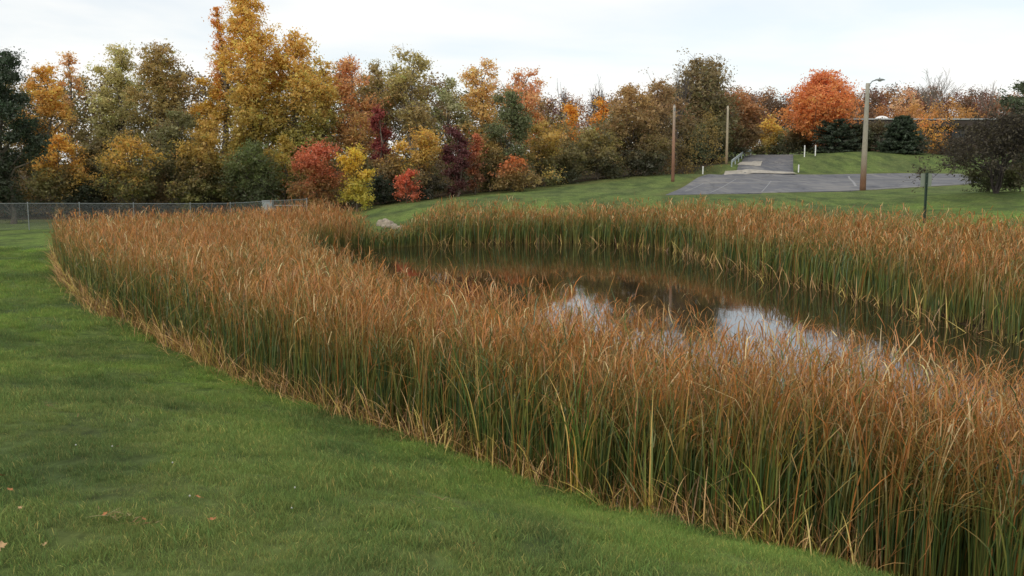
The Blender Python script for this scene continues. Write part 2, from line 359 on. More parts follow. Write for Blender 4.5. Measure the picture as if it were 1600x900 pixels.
# ------------------------------------------------------------------ paved areas (draped slabs)
def slab(name, poly, mat, lift=.03, step=1.0, thick=.12, parent=None, zf=base_z):
    """polygon triangulated on a grid clipped to a convex-ish outline"""
    import bmesh
    bm = bmesh.new(); vs = [bm.verts.new((p[0], p[1], 0)) for p in poly]; bm.faces.new(vs)
    lo = np.min(poly, 0); hi = np.max(poly, 0)
    for ax in (0, 1):
        for t in np.arange(lo[ax] + step, hi[ax], step):
            nrm = (1, 0, 0) if ax == 0 else (0, 1, 0); co = (t, 0, 0) if ax == 0 else (0, t, 0)
            bmesh.ops.bisect_plane(bm, geom=bm.verts[:] + bm.edges[:] + bm.faces[:], plane_co=co, plane_no=nrm)
    arr = np.array([v.co[:2] for v in bm.verts]); z = zf(arr[:, 0], arr[:, 1]) + lift
    for v, zz_ in zip(bm.verts, z): v.co.z = zz_
    be = [e for e in bm.edges if e.is_boundary]
    r = bmesh.ops.extrude_edge_only(bm, edges=be)
    for v in r['geom']:
        if isinstance(v, bmesh.types.BMVert): v.co.z -= thick
    bmesh.ops.recalc_face_normals(bm, faces=bm.faces)
    m = bpy.data.meshes.new(name); bm.to_mesh(m); bm.free(); m.materials.append(mat)
    return obj(name, m, parent)
lot = slab('parking_lot', LOT, ASPHALT, .03, 2.0, .4); tag(lot, 'worn grey asphalt parking lot on the slope beyond the pond', 'parking lot', kind='structure')
# driveway: the surface follows its own centre line up the bank
DL = [P(1150,272.4,107.2), P(1156,262,116), P(1162,250,127), P(1168,243.5,135), P(1185,242,142)]
DR = [P(1240,272.4,107.2), P(1239,262,116), P(1239,250,127), P(1240,243.2,135), P(1300,240.5,142)]
def strip(L_, R_, n=12):
    vs = []; fs = []; cols = 7
    tL = np.linspace(0, len(L_) - 1, n); Lp = np.array(L_); Rp = np.array(R_); k = np.arange(len(L_))
    for t_ in tL:
        l = np.array([np.interp(t_, k, Lp[:, i]) for i in range(3)]); r = np.array([np.interp(t_, k, Rp[:, i]) for i in range(3)])
        for s_ in np.linspace(0, 1, cols):
            q = l * (1 - s_) + r * s_; vs.append((q[0], q[1], max(float(base_z(q[0], q[1])) + .05, q[2] + .02)))
    for i in range(n - 1):
        for j in range(cols - 1): a = i * cols + j; fs.append([a, a + 1, a + cols + 1, a + cols])
    return vs, fs
dv, df = strip(DL, DR, 16)
import bmesh
def solid(name, v, f, mat, th, parent=None):
    bm = bmesh.new(); vv = [bm.verts.new(p) for p in v]
    for q in f: bm.faces.new([vv[i] for i in q])
    r = bmesh.ops.extrude_edge_only(bm, edges=[e for e in bm.edges if e.is_boundary])
    for e in r['geom']:
        if isinstance(e, bmesh.types.BMVert): e.co.z -= th
    bmesh.ops.recalc_face_normals(bm, faces=bm.faces); m = bpy.data.meshes.new(name); bm.to_mesh(m); bm.free(); m.materials.append(mat)
    for p in m.polygons: p.use_smooth = True
    return obj(name, m, parent)
drv = solid('driveway', dv, df, ASPHALT, .4); tag(drv, 'asphalt driveway climbing from the parking lot to the wood', 'driveway', kind='structure')
def top_z(x, y): return base_z(x, y) + .03
def marking(name, quad, mat, parent, lift=.042, zf=base_z):
    """quad given as four plan points"""
    a, b_, c_, d_ = [np.array(q) for q in quad]; n_, m_ = 10, 2; vs = []; fs = []
    for i in range(n_ + 1):
        for j in range(m_ + 1):
            s_, t_ = i / n_, j / m_; q = (a * (1 - s_) + b_ * s_) * (1 - t_) + (d_ * (1 - s_) + c_ * s_) * t_
            vs.append((q[0], q[1], float(zf(q[0], q[1])) + lift))
    for i in range(n_):
        for j in range(m_): k = i * (m_ + 1) + j; fs.append([k, k + m_ + 1, k + m_ + 2, k + 1])
    return obj(name, mesh(name, vs, fs, mat), parent)
def line(x0, y0, x1, y1, w):
    e = np.array([x1 - x0, y1 - y0]); e /= np.linalg.norm(e); q = np.array([-e[1], e[0]]) * w / 2
    return [(x0 - q[0], y0 - q[1]), (x1 - q[0], y1 - q[1]), (x1 + q[0], y1 + q[1]), (x0 + q[0], y0 + q[1])]
def on_lot(px, py):    # plan point on the lot seen at a pixel
    lo, hi = 60., 130.
    for _ in range(22):
        m_ = (lo + hi) / 2; q = P(px, py, m_)
        if float(base_z(q[0], q[1])) + .03 > q[2]: hi = m_
        else: lo = m_
    return P(px, py, lo)[:2]
def dz(x, y):
    # height of the driveway's surface
    arr = np.array(dv); j = np.argsort((arr[:, 0] - x) ** 2 + (arr[:, 1] - y) ** 2)[:4]; w_ = 1 / (np.hypot(arr[j, 0] - x, arr[j, 1] - y) + .01); return (arr[j, 2] * w_).sum() / w_.sum()
s0, s1 = on_lot(1131, 274.6), on_lot(1246, 273.6)
marking('concrete_gutter', [tuple(s0), tuple(s1), (s1[0], s1[1] + 1.9), (s0[0] + .6, s0[1] + 1.9)], CONC, lot, .05, lambda x, y: max(float(base_z(x, y)), float(dz(x, y)) if y > 106.9 and s0[0] < x < s1[0] + 1 else -9))
for (xa, ya, xb, yb, w_) in [(1326,275.5,1337,291,.2),(1235,299.2,1290,298.2,.30),(1155,285.5,1222,284.5,.45),(1070,299,1100,286,.09),(1110,301,1150,280,.09),(1190,300,1205,283,.08)]:
    a_, b_ = on_lot(xa, ya), on_lot(xb, yb); marking('stall_line', line(a_[0], a_[1], b_[0], b_[1], w_), PAINT, lot)
pq = [P(1151,265,113)[:2], P(1188,265,113)[:2], P(1191,258.5,119)[:2], P(1156,258.5,119)[:2]]
marking('concrete_patch', [tuple(q) for q in pq], CONC, drv, .05, dz)
pq = [P(1169,244.5,133)[:2], P(1240,244,133)[:2], P(1241,243,136)[:2], P(1170,243.3,136)[:2]]
marking('concrete_apron', [tuple(q) for q in pq], CONC, drv, .05, dz)

# ------------------------------------------------------------------ guard rail, posts, poles, sign
def lerp(a, b_, t_): return np.array(a) * (1 - t_) + np.array(b_) * t_
ga, gb, gc = P(1143,263,111), P(1163,243.5,131), P(1173,242.2,135)
for q in (ga, gb, gc): q[2] = max(q[2], float(base_z(q[0], q[1])))
gr = empty('guard_rail', ga, 'weathered grey steel guard rail beside the left edge of the driveway', 'guard rail')
path = [lerp(ga, gb, t_) for t_ in np.linspace(0, 1, 9)] + [lerp(gb, gc, t_) for t_ in (.5, 1)]
path = [np.array([q[0], q[1], max(q[2], gz(q[0], q[1]))]) - ga for q in path]
prof = [(-.02,.0),(.05,.06),(.05,.12),(-.01,.17),(.05,.22),(.05,.28),(-.02,.34)]
mb = MB(); vs = []
for i, q in enumerate(path):
    d_ = path[min(i + 1, len(path) - 1)] - path[max(i - 1, 0)]; nrm = np.array([d_[1], -d_[0], 0]); nrm /= np.linalg.norm(nrm)
    for o_, h_ in prof: vs.append(q + nrm * (o_ + .05) + np.array([0, 0, .42 + h_ * 1.15]))
    for o_, h_ in prof[::-1]: vs.append(q + nrm * (o_ + .035) + np.array([0, 0, .42 + h_ * 1.15]))
k = len(prof) * 2
mb.add(vs, [[i*k+j, i*k+(j+1)%k, (i+1)*k+(j+1)%k, (i+1)*k+j] for i in range(len(path)-1) for j in range(k)] + [list(range(k))[::-1], [(len(path)-1)*k+j for j in range(k)]])
mb.build('rail', RAILM, gr)
pm = None
for i in range(0, len(path), 2):
    if pm is None: o_ = MB().box((0, 0, .2), (.12, .14, 1.15), 0, .01).build('post', RAILM, gr, path[i]); pm = o_
    else: o_ = pm.copy(); C.objects.link(o_); o_.parent = gr; o_.location = path[i]

def marker(px, pyb, pyt, D, label, r=.075):
    q = P(px, pyb, D); zb = gz(q[0], q[1]); h = (pyb - pyt) * D / FPX + (q[2] - zb)
    e = empty('marker_post', (q[0], q[1], zb), label, 'marker post', 'white marker posts around the parking lot and driveway')
    MB().tube([(0,0,-.2),(0,0,h*.93)], r, 10).build('post', WHITE, e, smooth=False)
    MB().tube([(0,0,h*.93),(0,0,h*.97),(0,0,h)], [r*1.12, r*1.12, r*.5], 10).build('cap', WHITE, e)
marker(1098, 275, 260, 104, 'white marker post on the grass left of the parking lot')
marker(1247.5, 271.5, 257.5, 110, 'white marker post at the foot of the grass mound, right of the driveway')
marker(1257, 241, 227.5, 121, 'left one of two pale posts under the big orange maple')
marker(1274, 240, 227, 121, 'right one of two pale posts under the big orange maple')
# thin dark post with small plate at the rail's end
q = P(1164.5, 243, 139); zb = gz(q[0], q[1])
e = empty('road_marker', (q[0], q[1], zb), 'thin dark reflector post at the top end of the guard rail', 'marker')
MB().box((0,0,.7),(.08,.05,1.7),0,.005).build('post', DARKMETAL, e); MB().box((0,-.04,1.3),(.18,.02,.35),0,.004).build('reflector', WHITE, e)

def wood_pole(px, pyb, pyt, D, label, mat, r0, r1, bend=0):
    q = P(px, pyb, D); zb = gz(q[0], q[1]); h = P(px, pyt, D)[2] - zb
    e = empty('utility_pole', (q[0], q[1], zb), label, 'pole')
    ts = np.linspace(0, 1, 12)
    MB().tube([(bend * sin(t_ * pi) , 0, -.4 + (h + .4) * t_) for t_ in ts], [r0 + (r1 - r0) * t_ for t_ in ts], 12).build('pole', mat, e, smooth=True)
    return e, h
e, h = wood_pole(1051, 292, 165, 88, 'bare wooden utility pole standing on the grass left of the parking lot', pole_mat('pole_wood_red', (.42,.37,.30), (.36,.20,.13), (.20,.10,.06), .45, .2), .17, .12)
MB().tube([(0,0,h),(0,0,h+.12)], .05, 8).build('cap', GALV, e); MB().box((.0,-.17,h-.35),(.1,.06,.25),0,.01).build('bracket', GALV, e)
e, h = wood_pole(1135, 254.5, 166, 117, 'smaller weathered wooden pole in front of the wood near the guard rail', pole_mat('pole_wood_grey', (.46,.40,.29), (.42,.35,.23), (.28,.20,.12), .4, .1), .18, .12)
MB().tube([(0,0,h),(0,0,h+.12)], .05, 8).build('cap', GALV, e)
# lamp pole
q = P(1348, 297, 75); zb = gz(q[0], q[1]); h = P(1348, 130, 75)[2] - zb; tp = P(1356, 130, 75)
e = empty('lamp_post', (q[0], q[1], zb), 'tall wooden lamp post with one lamp head at the parking lot edge', 'lamp post')
lean = tp[0] - q[0]
ts = np.linspace(0, 1, 12); LP = pole_mat('lamp_pole_wood', (.36,.34,.28), (.34,.30,.23), (.17,.085,.045), .38, .16)
MB().tube([(lean * t_, 0, -.4 + (h + .4) * t_) for t_ in ts], [.25 - .10 * t_ for t_ in ts], 14).build('pole', LP, e, smooth=True)
MB().tube([(lean+.1,0,h-.45),(lean+.18,0,h-.05),(lean+.35,0,h+.16),(lean+.62,0,h+.24)], .045, 8).build('arm', GALV, e, smooth=True)
hd = MB(); hv = []; k = 10
for xx, ry, rz in [(0,.06,.05),(.12,.13,.09),(.35,.17,.12),(.6,.15,.10),(.78,.05,.03)]:
    for i in range(k): t_ = 2*pi*i/k; hv.append((lean+.58+xx, ry*cos(t_), h+.25+ (rz*sin(t_) if sin(t_) > 0 else rz*.5*sin(t_))))
hd.add(hv, [[i*k+j, i*k+(j+1)%k, (i+1)*k+(j+1)%k, (i+1)*k+j] for i in range(4) for j in range(k)] + [list(range(k))[::-1], [4*k+j for j in range(k)]])
lh = hd.build('lamp_head', GALV, e, smooth=True)
MB().tube([(lean+.95,0,h+.13),(lean+.95,0,h+.2)], [.10,.14], 10).build('lens', LENS, lh)
MB().tube([(lean+.93,0,h+.34),(lean+.93,0,h+.44)], .04, 8).build('photocell', DARKMETAL, lh)

# sign on green post (seen from behind)
q = P(1444.5, 345, 47); zb = gz(q[0], q[1]); h = P(1446, 270, 47)[2] - zb
e = empty('sign', (q[0], q[1], zb), 'blank-backed sign on a dark green post in the grass behind the reeds', 'sign')
mb = MB(); mb.add([(x_, y_, z_) for z_ in (-.4, h) for x_, y_ in ((-.06,-.02),(-.03,-.02),(-.03,.03),(.03,.03),(.03,-.02),(.06,-.02),(.06,.045),(-.06,.045))],
                  [[i, (i+1)%8, 8+(i+1)%8, 8+i] for i in range(8)] + [list(range(8))[::-1], list(range(8, 16))]).build('post', GREENPAINT, e)
mb = MB().box((0,.065,h-.36),(.56,.015,.66),0,.003); mb.build('sign_panel', SIGNBACK, e)
for z_ in (h-.16, h-.55): MB().tube([(0,-.035,z_),(0,.08,z_)], .014, 6).build('bolt', GALV, e)

# ------------------------------------------------------------------ chain link fence
FA, FB = P(-60, 366, 61.5), P(478, 348, 73)
FA[2] = gz(FA[0], FA[1]); FB[2] = gz(FB[0], FB[1])
posts_px = [-60, 40, 121, 206, 295, 358, 478]
fe = empty('chain_link_fence', FA, 'grey chain link fence running along the wood behind the left reeds', 'fence')
def fence_pt(px):
    # where the fence line passes the camera ray of that column
    k_ = (px - 800) / FPX / cos(PITCH); k_ = PX(px, 1.0)
    t_ = (FA[0] - k_ * FA[1]) / ((FA[0] - FB[0]) - k_ * (FA[1] - FB[1])); return lerp(FA, FB, t_)
FH = 1.83; pts = []
for px in posts_px:
    q = fence_pt(px); q[2] = gz(q[0], q[1]); pts.append(q)
u = (FB - FA)[:2]; u /= np.linalg.norm(u)
WIRE = simple('chain_link_wire', (.22, .24, .24), .5, .1, 3, .4, 0)
for i, q in enumerate(pts):
    r = .045 if i in (0, len(pts) - 1) else .034
    o_ = MB().tube([(0,0,-.3),(0,0,FH+.02)], r, 10).build('post', GALV, fe, q - FA)
    MB().tube([(0,0,FH+.02),(0,0,FH+.06),(0,0,FH+.09)], [r*1.25, r*1.1, .01], 10).build('cap', GALV, o_)
for i in range(len(pts) - 1):
    a_, b_ = pts[i] - FA, pts[i + 1] - FA; up = np.array([0, 0, FH])
    MB().tube([a_ + up, b_ + up], .022, 6).build('top_rail', GALV, fe)
    Ld = np.linalg.norm(b_ - a_); vs = []; fs = []; pitch = .085; hw = .003; nrm = np.array([-u[1], u[0], 0]); H0, H1 = .04, FH - .02
    for sgn in (1, -1):
        for s0_ in np.arange(-(H1 - H0), Ld, pitch):
            t0, t1 = max(s0_, 0), min(s0_ + H1 - H0, Ld)
            if t1 - t0 < .02: continue
            za, zb_ = H0 + (t0 - s0_), H0 + (t1 - s0_)
            if sgn < 0: za, zb_ = H0 + H1 - za, H0 + H1 - zb_
            p0 = lerp(a_, b_, t0 / Ld) + np.array([0, 0, za]); p1 = lerp(a_, b_, t1 / Ld) + np.array([0, 0, zb_])
            o_ = len(vs); w2 = np.array([0, 0, hw * 1.4]); d2 = nrm * hw
            vs += [p0 + w2, p0 - w2 + d2, p0 - w2 - d2, p1 + w2, p1 - w2 + d2, p1 - w2 - d2]
            fs += [[o_, o_+1, o_+4, o_+3], [o_+1, o_+2, o_+5, o_+4], [o_+2, o_, o_+3, o_+5]]
    obj('wire_mesh', mesh('wire_mesh', vs, np.array(fs), WIRE), fe)
# cabinet and pipe rail behind the fence
q = P(419, 327, 74.5); zb = gz(q[0], q[1]); zt = P(419, 312.5, 74.5)[2]
e = empty('utility_cabinet', (q[0], q[1], zb), 'pale grey utility cabinet behind the right end of the fence', 'utility cabinet')
hh = zt - zb
hh -= .1
MB().box((0,0,hh/2),(.8,.6,hh),0,.02).build('body', BOXM, e); MB().box((0,0,hh+.03),(.86,.66,.05),0,.01).build('lid', BOXM, e)
for sx in (-.2, .2):
    d_ = MB().box((sx,-.31,hh/2),(.37,.02,hh*.86),0,.004).build('door', BOXM, e); MB().box((sx*.3,-.335,hh*.55),(.03,.03,.14),0,.004).build('handle', DARKMETAL, d_)
q0, q1 = P(429, 324, 74), P(474, 324, 74); zb = gz(q0[0], q0[1])
e = empty('pipe_rail', (q0[0], q0[1], zb), 'low grey pipe rail between the cabinet and the last fence post', 'rail')
dz_ = q0[2] + .15 - zb
MB().tube([(0,0,dz_),(q1[0]-q0[0],0,dz_)], .035, 8).build('bar', GALV, e)
for t_ in (.02, .5, .98): MB().tube([((q1[0]-q0[0])*t_,0,-.3),((q1[0]-q0[0])*t_,0,dz_)], .03, 8).build('post', GALV, e)

# ------------------------------------------------------------------ building
bx0, bx1 = PX(1322, 138), PX(1680, 138); by = 138.; zr = P(1400, 185.5, 138)[2]; zg = gz(45, 140) - .3
e = empty('office_building', (bx0, by, zg), 'long low flat-roofed dark brown building behind the mound', 'building')
Wd = bx1 - bx0; H = zr - zg
MB().box((Wd/2+1.5, 11.5, (H-1.2)/2), (Wd-3, 20, H-1.2), 0).build('wall', BRICKW, e)
MB().box((Wd/2, 11, H-.72), (Wd, 24, .95), 0).build('fascia', FASCIA, e)
rf = MB().box((Wd/2, 11, H-.12), (Wd+.3, 24.3, .20), 0, .02).build('roof', ROOFM, e)
sk = MB(); sx = PX(1376, 139) - bx0; k = 16; vs = []
for rr, hz in ((.85,.0),(.85,.12),(.72,.3),(.46,.44),(.2,.5)):
    for i in range(k): vs.append((sx + rr*1.15*cos(2*pi*i/k), 1.6 + rr*sin(2*pi*i/k), H + hz))
sk.add(vs, [[i*k+j, i*k+(j+1)%k, (i+1)*k+(j+1)%k, (i+1)*k+j] for i in range(4) for j in range(k)] + [[4*k+j for j in range(k)]]); sk.build('skylight', WHITE, rf, smooth=True)
for i in range(11):
    xx = 3.6 + i * 2.7
    if xx > Wd - 3: break
    f_ = MB().box((xx, 1.47, H-2.4), (2.2, .10, 1.7), 0, .01).build('window', DARKMETAL, e)
    for s_ in (-.53, .53): MB().box((xx + s_, 1.42, H-2.4), (.98, .03, 1.5)).build('pane', GLASS, f_)
    MB().box((xx + 1.35, 1.35, (H-1.2)/2), (.35, .3, H-1.2)).build('pier', BRICKW, e)

# ------------------------------------------------------------------ vegetation
def tubes(segs, n=5):
    """vectorised tapered tubes: rows p0(3) p1(3) r0 r1"""
    s = np.asarray(segs, float); p0, p1, r0, r1 = s[:, :3], s[:, 3:6], s[:, 6], s[:, 7]
    d = p1 - p0; d /= np.linalg.norm(d, axis=1, keepdims=True) + 1e-9
    ref = np.where(np.abs(d[:, 2:3]) < .9, [[0, 0, 1.]], [[1., 0, 0]]); a = np.cross(d, ref); a /= np.linalg.norm(a, axis=1, keepdims=True); b_ = np.cross(d, a)
    t_ = 2 * pi * np.arange(n) / n; ring = a[:, None] * np.cos(t_)[None, :, None] + b_[:, None] * np.sin(t_)[None, :, None]
    v = np.concatenate([p0[:, None] + ring * r0[:, None, None], p1[:, None] + ring * r1[:, None, None]], 1).reshape(-1, 3)
    k = np.arange(n); q = np.stack([k, (k + 1) % n, n + (k + 1) % n, n + k], -1)
    f = (np.arange(len(s))[:, None, None] * 2 * n + q[None]).reshape(-1, 4); return v, f
def leaves(pos, size, col, elong=1.5, hang=0.0):
    n = len(pos); a = rng.normal(size=(n, 3)); a[:, 2] = a[:, 2] * .7 - hang; a /= np.linalg.norm(a, axis=1, keepdims=True)
    r = rng.normal(size=(n, 3)); b_ = np.cross(a, r); b_ /= np.linalg.norm(b_, axis=1, keepdims=True) + 1e-9
    s = (size * rng.uniform(.6, 1.3, n))[:, None]; L_ = a * s * elong / 2; W_ = b_ * s / 2
    v = np.stack([pos - L_, pos + W_ * .9 + L_ * .7, pos - W_ * .9 + L_ * .7 * rng.uniform(.3, 1.4, (n, 1))], 1).reshape(-1, 3)
    f = np.arange(n * 3).reshape(n, 3); return v, f, np.repeat(col, 3, axis=0)
def wobble(p0, p1, r0, r1, n=3, amp=.08):
    Ls = np.linalg.norm(p1 - p0); pts_ = [p0 + (p1 - p0) * t_ + (rng.normal(size=3) * amp * Ls * sin(pi * t_)) for t_ in np.linspace(0, 1, n + 1)]
    rr = np.linspace(r0, r1, n + 1); return [np.concatenate([pts_[i], pts_[i + 1], [rr[i], rr[i + 1]]]) for i in range(n)]
def profile(kind, t_):
    if kind == 'round': return np.sqrt(np.clip(1 - ((t_ - .45) / .56) ** 2, 0.02, 1))
    if kind == 'tall':
        u_ = np.clip((t_ - .4) / .62, 0, 1); return np.where(t_ < .4, .78 + .22 * np.clip(t_, 0, 1) / .4, np.maximum((1 - u_ ** 2.4) ** .6, .14))
    if kind == 'dome': return np.sqrt(np.clip(1 - (t_ * .95) ** 2.4, .02, 1))
    if kind == 'bcone': return 1.0 - .78 * t_ ** 1.6
    if kind == 'cone': return 1.02 - t_ * .95
    if kind == 'vase': return .45 + .65 * np.sin(np.clip(t_, 0, 1) * pi * .78 + .1)
    return np.ones_like(t_)
NLEAF = [0]
def mute(c, k=.16):
    l = c @ np.array([.3, .6, .1]); c = c ** .80; c = c * l / (c @ np.array([.3, .6, .1]))
    return c * np.array([1, 1.0, .95]) if c[0] > c[1] else c
def tree(px, pyt, hw, D, ctop, cbot, label, cat='tree', kind='round', cb=.12, cover=2.2, bk=None, name='tree', lean=0, nb=None, ls=.00155, group=None, split=.5, bare=0, stem=1.0):
    """leafy tree standing D metres ahead: crown half width hw and top row pyt are read off the photo and turned into metres"""
    q = P(px, pyt, D); x, y = q[0], q[1]; zb = gz(x, y); H_ = q[2] - zb; rx = hw * D / FPX * 1.2
    e = empty(name, (x, y, zb), label, cat, group)
    z0 = H_ * cb; ch = H_ - z0; s = ls * D
    nb = nb or int(np.clip(ch * rx * .9, 16, 60))
    t_ = (np.arange(nb) + rng.uniform(.2, .8, nb)) / nb; t_ = t_ ** .9; R = profile(kind, t_) * rx
    th = rng.uniform(0, 2 * pi, nb) + np.arange(nb) * 2.4; lob = 1 + .18 * np.sin(3 * th + rng.uniform(0, 6)) + .22 * np.sin(t_ * 9 + rng.uniform(0, 6)) * np.cos(th - rng.uniform(0, 6)) ; rad = R * np.sqrt(rng.uniform(.05, 1, nb)) * .74 * lob
    br = np.clip(rx * rng.uniform(.28, .50, nb), .35, 2.6) * np.where(t_ > .85, .8, 1)
    bc = np.stack([np.cos(th) * rad, np.sin(th) * rad, z0 + br * .4 + t_ * (ch - br * 1.1)], -1)
    bc[:, 0] += lean * (bc[:, 2] / H_) ** 1.5
    n_ = int(cover * 1.25 * 2 * rx * ch * .75 / (s * s * .75)); n_ = min(n_, 36000); NLEAF[0] += n_
    nsub = max(int(n_ / 16), 20); w_ = br ** 2; bi = rng.choice(nb, nsub, p=w_ / w_.sum())
    dv_ = rng.normal(size=(nsub, 3)); dv_ /= np.linalg.norm(dv_, axis=1, keepdims=True)
    sub = bc[bi] + dv_ * (br[bi] * rng.uniform(.55, 1.08, nsub))[:, None] * np.array([1, 1, .72])
    out_ = rng.uniform(size=nsub) < .05; sub[out_] += dv_[out_] * (rx * rng.uniform(.03, .16, out_.sum()))[:, None] * np.array([1, 1, 1.3])
    ext = rng.uniform(size=nsub) < .16; sub[ext] += dv_[ext] * (br[bi[ext]] * rng.uniform(.1, .45, ext.sum()))[:, None]; far_sub = np.nonzero(ext)[0]
    li = rng.integers(0, nsub, n_); pos = sub[li] + rng.normal(size=(n_, 3)) * np.array([s * 2.0, s * 2.0, s * 1.3]) * rng.uniform(.6, 1.3, nsub)[li][:, None]
    pos[:, 2] = np.maximum(pos[:, 2], .05)
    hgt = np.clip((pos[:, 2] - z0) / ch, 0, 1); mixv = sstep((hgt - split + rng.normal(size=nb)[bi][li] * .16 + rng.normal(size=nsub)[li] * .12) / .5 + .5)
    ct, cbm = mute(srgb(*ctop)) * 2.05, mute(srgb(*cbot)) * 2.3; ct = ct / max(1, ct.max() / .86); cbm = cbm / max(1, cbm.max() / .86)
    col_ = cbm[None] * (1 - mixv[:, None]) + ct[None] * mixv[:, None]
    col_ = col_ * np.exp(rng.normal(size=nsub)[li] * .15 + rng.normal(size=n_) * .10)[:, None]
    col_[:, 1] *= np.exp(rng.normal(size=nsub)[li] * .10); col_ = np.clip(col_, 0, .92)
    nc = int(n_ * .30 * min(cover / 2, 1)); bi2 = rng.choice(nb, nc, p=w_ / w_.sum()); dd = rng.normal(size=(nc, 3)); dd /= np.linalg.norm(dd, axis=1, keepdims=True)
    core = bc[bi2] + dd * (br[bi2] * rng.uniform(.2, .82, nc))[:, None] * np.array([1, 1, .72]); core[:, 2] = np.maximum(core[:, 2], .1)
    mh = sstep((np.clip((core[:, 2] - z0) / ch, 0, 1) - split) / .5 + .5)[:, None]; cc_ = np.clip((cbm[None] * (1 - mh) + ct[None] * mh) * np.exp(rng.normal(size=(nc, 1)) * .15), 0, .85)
    pos = np.concatenate([pos, core]); col_ = np.concatenate([col_, cc_]); sz = np.concatenate([np.full(n_, s), np.full(nc, s * 2.1)])[:, None]
    v, f, c_ = leaves(pos, sz[:, 0], col_)
    obj('crown', mesh('crown', v, f, LEAF, c_), e)
    # wood
    segs = []; tr_ = np.clip(H_ * .016, .05, .34) * stem; topp = np.array([lean * .8, 0, z0 + ch * .85]); tp_ = [np.array([0, 0, -.3]), np.array([rng.normal() * .1, 0, z0 * .6 + .1]), np.array([lean * .3 + rng.normal() * .3, rng.normal() * .3, z0 + ch * .4]), topp]
    rr = [tr_ * 1.35, tr_, tr_ * .6, tr_ * .12]
    for i in range(3): segs += wobble(tp_[i], tp_[i + 1], rr[i], rr[i + 1], 3, .03)
    for i in range(nb):
        hz = max(bc[i, 2] - math.hypot(bc[i, 0], bc[i, 1]) * 1.0 - .4, z0 * .5 + .2)
        k = np.interp(hz, [p_[2] for p_ in tp_], [p_[0] for p_ in tp_]); st = np.array([k, 0, hz])
        r0_ = tr_ * (.40 if hz < z0 + ch * .4 else .25); segs += wobble(st, bc[i], r0_, r0_ * .35, 3, .07)
        for _ in range(4 + bare):
            d_ = rng.normal(size=3); d_[2] = abs(d_[2]) * .8; d_ /= np.linalg.norm(d_); segs += wobble(bc[i], bc[i] + d_ * br[i] * (rng.uniform(.8, 1.2) if bare else rng.uniform(.5, .85)), r0_ * .35, .012, 2, .1)
    for i in far_sub[:90]: segs += wobble(bc[bi[i]], sub[i] * .97 + bc[bi[i]] * .03, .03, .010, 2, .08)
    v, f = tubes(segs, 5); obj('trunk', mesh('trunk', v, f, bk or BARK, smooth=True), e)
    return e
def bare_segs(H_, spread, depth=6, r0=.14, up=.35, kids=3):
    segs = []
    def go(p, d, L_, r, k):
        q = p + d * L_; n2 = 2 if k > 2 else 1
        w_ = wobble(p, q, r, r * .68, 3 if k > 3 else 2, .05); segs.extend(w_)
        if k == 0: return
        for j in range(kids if k > 1 else 2):
            nd = d + rng.normal(size=3) * spread; nd[2] += up * .4; nd /= np.linalg.norm(nd)
            st = p + (q - p) * (1 if j == 0 else rng.uniform(.45, 1)); go(st, nd, L_ * rng.uniform(.62, .86), r * .62, k - 1)
    return segs, go
def bare_tree(px, pyt, D, label, hw, bk=None, depth=5, stems=1, spread=.38, name='bare_tree', cat='tree', r0=None, leaves_=None, kids=3, zb=None, group=None):
    q = P(px, pyt, D); x, y = q[0], q[1]; zb = gz(x, y); H_ = q[2] - zb; e = empty(name, (x, y, zb), label, cat, group)
    segs, go = bare_segs(H_, spread, kids=kids)
    for _ in range(stems):
        d_ = np.array([rng.normal() * .25 * (stems > 1), rng.normal() * .2 * (stems > 1), 1.]); d_ /= np.linalg.norm(d_)
        go(np.array([0, 0, -.2]), d_, H_ * .30, r0 or H_ * .013, depth)
    s = np.array(segs); pz = s[:, [2, 5]].max(); k = H_ / pz; s[:, [2, 5]] *= k; w_ = np.percentile(np.abs(s[:, 3]), 97); kx = (hw * D / FPX) / w_; s[:, [0, 1, 3, 4]] *= kx
    s[:, 6:] = np.maximum(s[:, 6:], .00011 * D)
    tw = (s[:, 6] < (r0 or H_ * .013) * .4)
    v, f = tubes(s[~tw], 5); obj('trunk', mesh('trunk', v, f, bk or BARKG, smooth=True), e)
    v, f = tubes(s[tw], 3); obj('twigs', mesh('twigs', v, f, bk or BARKG), e)
    if leaves_:
        n_, c1, lo, hi = leaves_; ends = s[tw][:, 3:6]; ends = ends[(ends[:, 2] > lo * H_) & (ends[:, 2] < hi * H_)]
        pos = ends[rng.integers(0, len(ends), n_)] + rng.normal(size=(n_, 3)) * .0025 * D; cc = srgb(*c1) * 1.8; col_ = cc[None] * np.exp(rng.normal(size=n_) * .3)[:, None]
        v, f, c_ = leaves(pos, .0022 * D, np.clip(col_, 0, .8)); obj('leaves', mesh('leaves', v, f, LEAF, c_), e)
    return e
